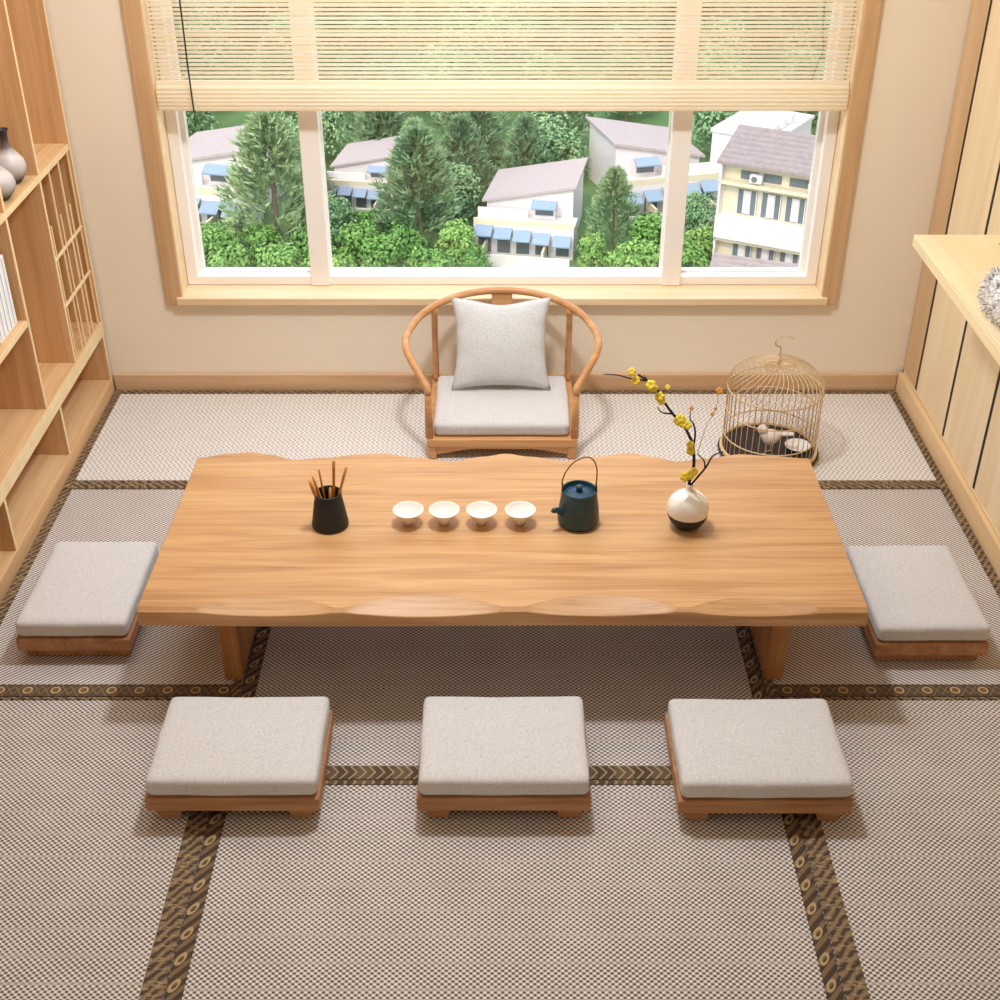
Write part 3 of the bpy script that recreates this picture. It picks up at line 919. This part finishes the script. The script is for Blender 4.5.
flower(.643, .822, .8, 'bud', .02, .3); flower(.628, .745, .45, 'bud', .02, .8); flower(.636, .762, .4, 'bud', .02, .8)
flower(.562, .775, .5, 'bud', .0, .3); flower(.487, .845, .6, 'petal', .0, .2)

# ------------------------------------------------------------------ bookcase (two stacked units on the wall side)
XB0 = -1.995
XS = -1.662
def bx(x0, x1, y0, y1, z0, z1): return box(BM(), x0, x1, y0, y1, z0, z1)
YE = 4.945
lo = thing('low_cabinet', 'low open wooden cabinet at floor level under the tall bookcase', 'cabinet', (XB0, 4.0, ZF))
def lobj(parent, name, bm, m, **k):
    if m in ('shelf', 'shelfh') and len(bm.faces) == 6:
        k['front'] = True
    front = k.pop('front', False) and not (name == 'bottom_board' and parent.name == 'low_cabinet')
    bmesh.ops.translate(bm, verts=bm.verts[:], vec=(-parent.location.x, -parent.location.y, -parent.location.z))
    if front:                                   # narrow front faces painted paler, as if lit from the room
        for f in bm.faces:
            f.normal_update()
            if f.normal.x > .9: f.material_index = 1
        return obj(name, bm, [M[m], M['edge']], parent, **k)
    return obj(name, bm, M[m], parent, **k)
YN = 2.2
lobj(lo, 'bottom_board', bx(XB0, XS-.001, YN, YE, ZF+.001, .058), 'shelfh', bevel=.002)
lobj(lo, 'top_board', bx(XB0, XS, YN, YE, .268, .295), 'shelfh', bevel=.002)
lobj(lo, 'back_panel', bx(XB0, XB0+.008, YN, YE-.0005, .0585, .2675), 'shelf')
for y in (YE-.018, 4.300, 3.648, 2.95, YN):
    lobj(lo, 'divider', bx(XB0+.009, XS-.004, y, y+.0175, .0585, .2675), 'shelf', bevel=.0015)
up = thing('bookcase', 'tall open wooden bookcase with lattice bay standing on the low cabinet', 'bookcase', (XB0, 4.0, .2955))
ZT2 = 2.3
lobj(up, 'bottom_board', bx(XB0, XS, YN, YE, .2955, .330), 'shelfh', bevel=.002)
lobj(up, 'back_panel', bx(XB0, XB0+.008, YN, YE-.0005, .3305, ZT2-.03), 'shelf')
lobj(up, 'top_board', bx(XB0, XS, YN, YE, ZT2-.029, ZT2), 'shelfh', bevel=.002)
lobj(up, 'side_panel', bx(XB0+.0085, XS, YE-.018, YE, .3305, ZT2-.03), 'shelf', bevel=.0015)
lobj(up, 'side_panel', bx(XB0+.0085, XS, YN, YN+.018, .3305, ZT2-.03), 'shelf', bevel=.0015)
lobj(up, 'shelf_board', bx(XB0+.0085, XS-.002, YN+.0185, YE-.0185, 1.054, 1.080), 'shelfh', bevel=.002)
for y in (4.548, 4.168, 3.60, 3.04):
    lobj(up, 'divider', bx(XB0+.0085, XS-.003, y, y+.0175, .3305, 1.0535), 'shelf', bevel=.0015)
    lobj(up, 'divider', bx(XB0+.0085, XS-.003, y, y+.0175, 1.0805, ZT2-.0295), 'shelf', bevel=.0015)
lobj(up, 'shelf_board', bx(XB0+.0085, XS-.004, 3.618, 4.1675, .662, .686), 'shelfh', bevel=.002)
lat = BM()
ly0, ly1 = 4.566, YE-.019
for y in (4.672, 4.790, 4.910):
    box(lat, XS-.012, XS-.006, y, y+.007, .3305, 1.0535)
for y in (4.588, 4.712, 4.832):
    tube(lat, [(XS-.009, y+.0035, .3305), (XS-.009, y+.0035, .872)], .0038, 6)
for zz in (.742, .550):
    box(lat, XS-.0125, XS-.0045, ly0, ly1, zz, zz+.010)
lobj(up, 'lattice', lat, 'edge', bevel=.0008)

# vases and branches on the bookcase
GP = [(0, 0), (.030, 0), (.040, .006), (.062, .040), (.072, .080), (.066, .118), (.044, .152), (.026, .180), (.018, .212), (.017, .245), (.022, .272), (.027, .280), (.024, .281), (.015, .268), (.012, .24), (0, .235)]
g1 = obj('bottle_vase', lathe(BM(), [(r*.80, z*.68) for r, z in GP], 36), M['gourd'], None, loc=(-1.731, 4.470, 1.0807), smooth=True)
tag(g1, 'charcoal and pale bottle vase with slim flared neck, on the upper bookshelf against the divider', 'vase', 'bottle vases on the upper shelf')
g2 = obj('bottle_vase', lathe(BM(), [(r*.90, z*.66) for r, z in GP], 36), M['gourd'], None, loc=(-1.722, 4.295, 1.0807), smooth=True)
tag(g2, 'rounder pale bottle vase in front of the slimmer one on the upper bookshelf', 'vase', 'bottle vases on the upper shelf')
db = thing('dried_branch', 'dark bristly dried stems standing in the bottle vase on the upper shelf', 'dried plant', (-1.722, 4.295, 1.0807+.163))
rnd = random.Random(11)
for k, (ex, ey, ez) in enumerate([(-.02, .045, .26), (.0, .040, .16), (-.05, .02, .22)]):
    bm = BM()
    p = catmull([(0, 0, 0), (ex*.3, ey*.3, ez*.4), (ex, ey, ez)], 8)
    tube(bm, p, .0016, 5)
    for i in range(6, len(p)):
        for j in range(9):
            d = Vector((rnd.uniform(-1, 1), rnd.uniform(-1, 1), rnd.uniform(-.2, 1))).normalized()
            tube(bm, [p[i], p[i]+d*rnd.uniform(.012, .024)], [.0012, .0005], 4)
    obj('stem', bm, M['branch'], db)

# books
y = 4.1675
hs = [.255, .252, .255, .250, .253]
bcol = ['cabinet divider', 'second place', 'third place', 'fourth place', 'fifth place']
bk0 = None
for k in range(5):
    w = .034
    y -= w+.0012
    b = thing('book', ['white book with pale blue band pressed close to the divider on the bookshelf', 'white book standing second from the divider on the bookshelf', 'white book standing third from the divider on the bookshelf', 'white book standing fourth from the divider on the bookshelf', 'white book standing fifth from the divider on the bookshelf'][k], 'book', (-1.782, y+w/2-.018, .6865), group='white books on the bookshelf')
    if bk0 is None:
        bk0 = (obj('cover', box(BM(), -.09, .090, -w/2, w/2, 0, .253), M['book'], b, bevel=.002),
               obj('spine_band', box(BM(), .0902, .0908, -w*.32, -w*.14, .006, .247), M['bookline'], b))
    else:
        for c in bk0:
            q = c.copy(); COL.objects.link(q); q.parent = b

# ------------------------------------------------------------------ panelled cabinet and counter
XP = 1.727
cb = thing('panelled_cabinet', 'tall pale maple cabinet with black grooves between its doors', 'cabinet', (1.86, 3.5, ZF))
lobj(cb, 'carcass', bx(XP+.003, 2.019, 1.5, YB-.002, ZF+.001, 2.6), 'black')
lobj(cb, 'plinth', bx(XP-.001, XP+.0025, 1.5, YB-.021, ZF+.001, .095), 'mapleh')
seams = [4.765, 4.378, 3.990, 3.602, 3.214, 2.826, 2.438, 2.05]
g = .012
lobj(cb, 'filler_strip', bx(XP, XP+.0025, seams[0]+g, YB-.003, .0955, 2.6), 'mapler', bevel=.001)
for a, b in zip(seams, seams[1:]):
    lobj(cb, 'door', bx(XP, XP+.0025, b+g, a-g, .0955, 2.6), 'maple', bevel=.0006)
ct = thing('counter', 'pale maple counter shelf projecting from the panelled cabinet', 'counter', (1.56, 3.0, .97))
lobj(ct, 'counter_top', bx(1.400, XP-.001, 2.1, 4.160, .966, 1.006), 'mapleh', bevel=.003)
lobj(ct, 'inset_board', bx(1.401, XP-.001, 2.1, 3.770, 1.0062, 1.014), 'mapleh', bevel=.001)
sc = BM()
pad(sc, .44, .44, .11, .052, 20, .012, .004, 3, 0)
for v in sc.verts:
    d = Vector((v.co.x, v.co.y))
    m_ = max(abs(d.x), abs(d.y))
    if d.length > 1e-6:
        k = m_/d.length
        v.co.x *= k*1.0; v.co.y *= k*1.0
rnd = random.Random(5)
surf = [(f.calc_center_median(), f.normal.copy(), f.calc_area()) for f in sc.faces]
sh = obj('shaggy_cushion', sc, M['shag'], None, loc=(1.634, 3.455, 1.0145), smooth=True)
tag(sh, 'round shaggy grey and white cushion on the counter', 'cushion')
tf = BM()
sh.data.update()
for p in sh.data.polygons:
    c, n_ = Vector(p.center), Vector(p.normal)
    if c.z < .012: continue
    for _ in range(max(3, int(p.area*24000))):
        q = c+Vector((rnd.uniform(-.01, .01), rnd.uniform(-.01, .01), rnd.uniform(-.004, .004)))
        d = (n_+Vector((rnd.uniform(-.9, .9), rnd.uniform(-.9, .9), rnd.uniform(-.7, .4)))).normalized()
        L = rnd.uniform(.010, .019)
        s = d.cross(Vector((rnd.uniform(-1, 1), rnd.uniform(-1, 1), rnd.uniform(-1, 1)))).normalized()*.0022
        v = [tf.verts.new(q-s), tf.verts.new(q+s), tf.verts.new(q+d*L+s*.4), tf.verts.new(q+d*L-s*.4)]
        tf.faces.new(v)
obj('pile', tf, M['shag'], sh, kind='stuff')
yc = obj('cushion', pillow_mesh(.26, .26, .09, 16, 0, 9), M['yellow'], None, loc=(1.674, 3.985, 1.056), rot=(0, 0, R(45)), smooth=True)
yc.location = (1.785, 3.945, 1.056)
tag(yc, 'yellow-green cushion corner peeking in behind the shaggy cushion on the counter', 'cushion')

# ------------------------------------------------------------------ outside
GZ = -26
ground = BM()
rnd = random.Random(2)
gv = {}
for i in range(31):
    for j in range(31):
        x = -150+300*i/30; yy = 40+320*j/30
        gv[i, j] = ground.verts.new((x, yy, GZ+(max(0, yy-95)*.10)+.4*math.sin(x*.2)*math.sin(yy*.17)))
for i in range(30):
    for j in range(30):
        ground.faces.new((gv[i, j], gv[i+1, j], gv[i+1, j+1], gv[i, j+1]))
go = obj('ground', ground, M['soil'], None, smooth=True); go['kind'] = 'structure'
def gz(x, y): return GZ+(max(0, y-95)*.10)

def crown_pine(seed, H, Rr):
    rnd = random.Random(seed)
    bm = BM()
    for _ in range(340):
        t = rnd.random()**.8
        z = H*(.08+.92*t)
        rmax = Rr*(1-t)**.75*(.75+.35*rnd.random())+.1
        a = rnd.uniform(0, 2*PI)
        tipx, tipy = rmax*math.cos(a), rmax*math.sin(a)
        up_ = .35+.9*t
        for k in range(9):
            s = .35+.65*rnd.random()
            c = Vector((tipx*s, tipy*s, z+rmax*up_*s*.6+rnd.uniform(-.15, .15)))
            for q in range(2):
                d = Vector((math.cos(a)+rnd.uniform(-.8, .8), math.sin(a)+rnd.uniform(-.8, .8), .8+rnd.uniform(-.6, .8))).normalized()
                w = d.cross(Vector((rnd.uniform(-1, 1), rnd.uniform(-1, 1), rnd.uniform(-1, 1)))).normalized()
                L = rnd.uniform(.35, .6); w *= rnd.uniform(.05, .10)
                v = [bm.verts.new(c-w), bm.verts.new(c+w), bm.verts.new(c+d*L)]
                bm.faces.new(v)
    return bm
def crown_broad(seed, H, Rr, n=26, leaf=.19, z0=.25):
    rnd = random.Random(seed)
    bm = BM()
    for _ in range(n):
        a = rnd.uniform(0, 2*PI); rr = Rr*rnd.random()**.5*.75
        zc = H*(z0+(1-z0)*rnd.random()*.85)
        rr *= 1-.5*(zc/H)**2
        c0 = Vector((rr*math.cos(a), rr*math.sin(a), zc))
        br_ = Rr*rnd.uniform(.28, .48)
        for _k in range(95):
            d = Vector((rnd.gauss(0, 1), rnd.gauss(0, 1), rnd.gauss(0, 1)+.25)).normalized()
            c = c0+d*br_*(.7+.35*rnd.random())*Vector((1, 1, .8)).length/1.6
            nn = (d+Vector((rnd.uniform(-.7, .7), rnd.uniform(-.7, .7), rnd.uniform(-.3, .9)))).normalized()
            u = nn.cross(Vector((rnd.uniform(-1, 1), rnd.uniform(-1, 1), .3))).normalized()*leaf*rnd.uniform(.6, 1.2)
            w = nn.cross(u)*.55
            bm.faces.new([bm.verts.new(c-u), bm.verts.new(c+w), bm.verts.new(c+u), bm.verts.new(c-w)])
    return bm
def trunk_bm(H, r):
    return tube(BM(), [(0, 0, -.3), (.05, 0, H*.4), (0, .03, H*.8)], [r, r*.7, r*.25], 8)
def make_tree(name, label, crown, mat_, H, r, group=None):
    t = thing(name, label, 'tree' if name != 'shrub' else 'shrub', group=group)
    obj('crown', crown, M[mat_], t)
    obj('trunk', trunk_bm(H, r), M['bark'], t)
    return t
protos = {
    'pine': make_tree('pine_tree', 'x', crown_pine(1, 6.6, 2.9), 'pine', 6.6, .16),
    'pine2': make_tree('pine_tree', 'x', crown_pine(7, 6.0, 2.5), 'pine', 6.0, .15),
    'broad': make_tree('leafy_tree', 'x', crown_broad(3, 5.2, 2.9, 34), 'broad', 4, .16),
    'broad2': make_tree('leafy_tree', 'x', crown_broad(4, 4.6, 2.6, 30), 'broad', 3.6, .15),
    'bush': make_tree('shrub', 'x', crown_broad(5, 2.8, 1.9, 30, .17, .1), 'bush', 1.8, .07),
    'bush2': make_tree('shrub', 'x', crown_broad(6, 3.1, 1.7, 28, .17, .1), 'bush', 2.0, .07),
}
used = set()
spots = []
CR = {'pine': 2.9, 'pine2': 2.5, 'broad': 3.0, 'broad2': 2.7, 'bush': 1.8, 'bush2': 1.7}
def plant(kind, x, y, s, label, group=None, sink=0):
    if kind in used: o = copy_tree(protos[kind])
    else: o = protos[kind]; used.add(kind)
    o.location = (x, y, gz(x, y)-sink); o.scale = (s, s, s*random.Random(int(x*97+y*31)).uniform(.9, 1.1)); o.rotation_euler = (0, 0, (x*7.3+y*3.1) % 6.28)
    spots.append((x, y, CR[kind]*s))
    o['label'] = label
    if group: o['group'] = group
    elif 'group' in o: del o['group']
    return o
FG = 'forest trees beyond the houses'
for x, y, s in ((-2.9, 76.4, .72), (-4.6, 78.6, .7), (3.4, 84.6, .9)):
    plant('broad', x, y, s, 'yellow-green leafy tree between the tall pine and the terraced house in the middle pane', 'leafy trees behind the middle terraced house')
# named trees
plant('pine', -12.9, 71.4, 1.26, 'bluish pine tree beside the house seen through the first window pane')
plant('pine2', -4.7, 72.6, 1.16, 'tall pine tree just right of the whitewashed house in the middle pane')
plant('pine', 6.6, 72.0, .66, 'narrow pine tree between the two terraced houses in the middle pane')
for x, y, s in ((-2.4, 79.6, .86), (1.6, 80.6, .8), (-5.4, 81.2, .8)):
    plant('pine2', x, y, s, 'pine tree in the clump behind the terraced house in the middle pane', 'pines behind the middle terraced house')
for x, y, s, k in ((-9.9, 72.0, .70, 'broad2'), (-11.4, 77.2, .62, 'pine2'), (-12.6, 88.5, .9, 'broad')):
    plant(k, x, y, s, 'soft green tree beside the first mullion, left of the whitewashed house', 'trees beside the first mullion')
for x, y, s, k in ((11.5, 71.6, .66, 'broad2'), (14.6, 74.4, .52, 'broad'), (15.2, 89.2, 1.0, 'broad')):
    plant(k, x, y, s, 'leafy tree beside the apartment block in the third pane', 'trees beside the apartment block')
sx = -17.5
i = 0
while sx < 10.6:
    if not (-1.6 < sx < 4.6):
        pane = 'first' if sx < -11.3 else 'middle'
        for q in range(2):
            y = 66.4+q*2.9+rnd.uniform(-.15, .15)
            plant('bush' if (i+q) % 2 else 'bush2', sx+(1.3 if q else 0)+rnd.uniform(-.15, .15), y, rnd.uniform(.82, .92), 'bright green shrub along the bottom of the %s window pane' % pane, 'bright shrubs below the %s pane' % pane)
    sx += 2.75
    i += 1
for x, y, s in ((5.3, 69.4, .6), (8.8, 71.8, .7), (10.1, 69.6, .6)):
    plant('bush2', x, y, s, 'bright green shrub in the gap between the two middle terraced houses', 'shrubs between the terraced houses')
for x, y, s in ((-7.6, 73.4, .75), (-8.6, 75.0, .5)):
    plant('bush', x, y, s, 'bright green shrub around the foot of the tall pine in the middle pane', 'shrubs around the tall pine')
for x, y, s in ((-16.6, 71.2, .7), (-12.0, 74.6, .6)):
    plant('bush2', x, y, s, 'bright green shrub around the bluish pine in the first pane', 'shrubs around the bluish pine')
for x, y, s in ((-1.4, 67.5, .6), (11.6, 69.0, .6), (12.3, 70.5, .6)):
    plant('bush', x, y, s, 'small shrub at the foot of the buildings', 'small shrubs at the foot of the buildings')

# forest
rnd = random.Random(21)
boxes = [(-23, -13.5, 60, 85.5), (-13.5, -4.5, 60, 83.5), (-4.5, 6, 55, 82), (6, 14, 55, 86.5), (11, 25, 56, 87)]
yy = 79.0
while yy < 150:
    half = yy*.36+3
    xx = -half+rnd.uniform(0, 4)
    while xx < half:
        x = xx+rnd.uniform(-.3, .3); y = yy+rnd.uniform(-.3, .3)
        if not any(a < x < b and c < y < d for a, b, c, d in boxes):
            k = rnd.choice(['pine', 'pine2', 'broad', 'broad', 'broad2', 'pine2'])
            s = rnd.uniform(.86, .98)*(1+(yy-79)*.0035)
            if any(math.hypot(x-a, y-b) < .93*(CR[k]*s+r) for a, b, r in spots):
                xx += 1.1
                continue
            plant(k, x, y, s, 'green pine tree among the forest on the slope' if 'pine' in k else 'green leafy tree among the forest on the slope', FG+(' (pines)' if 'pine' in k else ' (leafy)'))
        xx += 6.2+(yy-79)*.02
    yy += 6.0+(yy-79)*.015
def house(label, loc, rz, s, flip=1, n_awn=5):
    h = thing('terraced_house', label, 'house', loc, rz)
    h.scale = (s, s, s)
    F = flip
    def X_(a, b): return (a, b) if F > 0 else (-b, -a)
    def hb(name, a, b, y0, y1, z0, z1, m, parent=h, **k):
        a, b = X_(a, b)
        return obj(name, box(BM(), a, b, y0, y1, z0, z1), M[m], parent, **k)
    # upper storey with mono-pitch roof falling to -x
    pts = [(-3.4, 0), (3.0, 0), (3.0, 4.45), (-3.4, 3.2)]
    bm = prism(BM(), [(F*x, z) for x, z in pts], 'y', 0, 6.2)
    obj('wall', bm, M['hwall'], h)
    pts = [(-3.7, 3.16), (3.25, 4.52), (3.25, 4.70), (-3.7, 3.34)]
    obj('roof', prism(BM(), [(F*x, z) for x, z in pts], 'y', -.3, 6.6), M['hroof'], h)
    hb('terrace', -3.9, 3.4, -2.6, -.01, 0, 2.3, 'hwall')
    hb('parapet', -3.9, 3.4, -2.6, -2.4, 2.305, 2.75, 'hcream')
    hb('parapet', -3.9, -.2, -.9, -.7, 2.305, 2.95, 'hwall')
    dm = hb('dormer', .2, 1.8, -.75, -.02, 2.305, 3.5, 'hwall')
    hb('window', .35, 1.65, -.80, -.752, 2.6, 3.3, 'hglass', dm)
    a, b = X_(.1, 1.9)
    obj('awning', prism(BM(), [(-1.55, 3.25), (-.76, 3.6), (-.76, 3.7), (-1.55, 3.35)], 'x', a, b), M['awn'], h)
    xs = [-3.7, -2.3, -.9, .5, 2.0][:n_awn]
    for k, x in enumerate(xs):
        a, b = X_(x, x+1.25)
        dz = -.12*k
        obj('awning', prism(BM(), [(-3.6, 1.75+dz), (-2.605, 2.2+dz), (-2.605, 2.3+dz), (-3.6, 1.85+dz)], 'x', a, b), M['awn'], h)
        hb('window', x+.15, x+1.1, -2.66, -2.605, .3, 1.75+dz, 'hglass')
    for k in (-3.0, 1.35):
        hb('side_wall', k, k+.15, -4.6, -2.605, 0, 1.25, 'hcream')
    hb('patio_wall', -3.9, 3.4, -4.75, -4.6, 0, .9, 'hwall')
    return h
house('white terraced house with blue awnings seen low in the middle pane', (1.9, 73.0, GZ), R(-10), .80, 1)
house('white terraced house with blue awnings half hidden by the second mullion', (9.8, 80.2, GZ), R(14), .88, -1)
house('white terraced house with grey roof seen in the first window pane', (-17.9, 78.0, GZ), R(-12), .95, 1)
house('small whitewashed house half hidden by the tall pine in the middle pane', (-8.2, 79.2, GZ+.5), R(-8), .66, 1, 4)

# apartment block in the third pane
ap = thing('apartment_block', 'cream and white apartment block with tiled roof in the third pane', 'building', (14.75, 65.5, GZ+1.2), R(-28))
ap.scale = (.88, .88, .88)
def ab(name, x0, x1, y0, y1, z0, z1, m, parent=ap, **k):
    return obj(name, box(BM(), x0, x1, y0, y1, z0, z1), M[m], parent, **k)
W0, W1 = -3.6, 6.0
ab('wall', W0, W1, 0, 6, -2, 6.8, 'hcream')
ab('side_wall', W0-.12, W0-.005, -.7, 6, -2, 6.7, 'hwall')
for zz in (3.15, -.1):
    ab('balcony_wall', W0-.1, W1, -.9, -.005, zz-1.05, zz+.28, 'hwall')
for zz in (5.55, 2.0):
    ab('canopy', W0-.1, W1, -.7, -.005, zz-.14, zz+.04, 'hcream')
for zz in (3.55, .35):
    for k, x in enumerate((-2.7, -1.2, .3, 2.2, 3.8)):
        w = ab('window', x, x+1.25, -.08, -.005, zz, zz+1.5, 'hglass')
        for q in (.02, .40, .82, 1.19):
            ab('window_bar', x+q, x+q+.05, -.115, -.0805, zz, zz+1.5, 'hwall', w)
        ab('curtain', x+.46, x+.80, -.10, -.082, zz+.05, zz+1.45, 'hwall', w)
for zz in (5.7,):
    for x in (-2.6, -1.2, .4, 2.2, 3.6):
        ab('window', x, x+1.1, -.07, -.005, zz, zz+.5, 'hglass')
for zz in (2.15, 5.68):
    for x in (-1.9, 1.65, 3.3):
        ac = ab('air_conditioner', x, x+.75, -.6, -.2, zz, zz+.5, 'hwall', bevel=.03)
        obj('fan_grille', lathe(BM(), [(0, -.01), (.19, -.01), (.19, .01), (0, .01)], 16), M['hglass'], ac, loc=(x+.3, -.605, zz+.25), rot=(R(90), 0, 0))
obj('roof', prism(BM(), [(-.75, 6.75), (2.9, 8.0), (7.0, 6.75), (7.0, 6.6), (2.9, 7.8), (-.75, 6.6)], 'x', W0-.35, W1+.3), M['tile'], ap)
bt = thing('flat_roof_block', 'white flat-roofed block behind the tiled apartment block', 'building', (16.8, 78.0, GZ-.4), R(-33))
obj('wall', box(BM(), -4.2, 0, 0, 6, -1, 5.0), M['hwall'], bt)
obj('parapet', box(BM(), -4.3, .1, -.1, 6.1, 5.005, 5.2), M['hwall'], bt)
for k in (.7, 1.6, 2.5):
    obj('window', box(BM(), .005, .06, k, k+.6, 3.1, 3.6), M['hglass'], bt)
for k in (.6, 1.9, 3.2):
    obj('roof_tank', box(BM(), -1.3, -.4, k, k+.9, 5.205, 5.8), M['hwall'], bt, bevel=.1)
kb = thing('roadside_hut', 'low grey tiled hut roof at the foot of the apartment block', 'building', (12.3, 60.8, GZ+1.7), R(-20))
obj('wall', box(BM(), -1.6, 2.2, 0, 2.6, -2.2, .9), M['hcream'], kb)
obj('roof', prism(BM(), [(-.3, .85), (1.3, 1.9), (2.9, .85), (2.9, .75), (1.3, 1.75), (-.3, .75)], 'x', -1.9, 2.5), M['tile'], kb)
sg = thing('street_sign', 'small round blue street sign on a white post by the trees', 'sign', (11.75, 69.6, GZ))
obj('post', tube(BM(), [(0, 0, -.3), (0, 0, 1.5)], .05, 8), M['hwall'], sg)
obj('disc', lathe(BM(), [(0, -.03), (.24, -.03), (.24, .03), (0, .03)], 20), M['awn'], sg, loc=(0, -.08, 1.5), rot=(R(90), 0, 0))

# ------------------------------------------------------------------ light
w = bpy.data.worlds.new('sky'); scn.world = w; w.use_nodes = True
t = w.node_tree
bg = t.nodes['Background']
sky = t.nodes.new('ShaderNodeTexSky')
sky.sky_type = 'NISHITA'; sky.sun_disc = False
sky.sun_elevation = R(50); sky.sun_rotation = R(200); sky.dust_density = 3
mx = mixc(t, .6, sky.outputs[0], (3.2, 3.2, 3.2))
t.links.new(mx, bg.inputs[0])
bg.inputs[1].default_value = .62

def light(name, typ, energy, loc, rot, color=(1, 1, 1), **k):
    d = bpy.data.lights.new(name, typ)
    d.energy = energy; d.color = color
    for a, b in k.items(): setattr(d, a, b)
    o = bpy.data.objects.new(name, d); link(o)
    o.location = loc; o.rotation_euler = rot
    return o
light('sun', 'SUN', 1.3, (0, 0, 40), (R(48), 0, R(-24)), (1, .96, .9), angle=R(1.5))
WARM = (.88, .95, 1.0)
light('ceiling_downlight', 'AREA', 46, (-.05, 3.5, 2.94), (0, 0, 0), WARM, shape='RECTANGLE', size=.24, size_y=.20)
light('soft_overhead', 'AREA', 32, (-.5, 3.95, 2.93), (0, 0, 0), WARM, shape='RECTANGLE', size=2.4, size_y=1.6)
light('soft_overhead', 'AREA', 8, (0, .9, 2.93), (0, 0, 0), WARM, shape='RECTANGLE', size=2.8, size_y=1.6)  # unseen fill light added over the front of the room

# ------------------------------------------------------------------ colour management
vs_ = scn.view_settings
scn.display_settings.display_device = 'sRGB'
vs_.view_transform = 'Standard'
vs_.look = 'None'
vs_.exposure = 0.0
vs_.gamma = 1.0
vs_.use_curve_mapping = False
scn.cycles.use_denoising = True
scn.cycles.max_bounces = 8
scn.cycles.diffuse_bounces = 5
scn.cycles.transparent_max_bounces = 12
scn.cycles.sample_clamp_indirect = 8
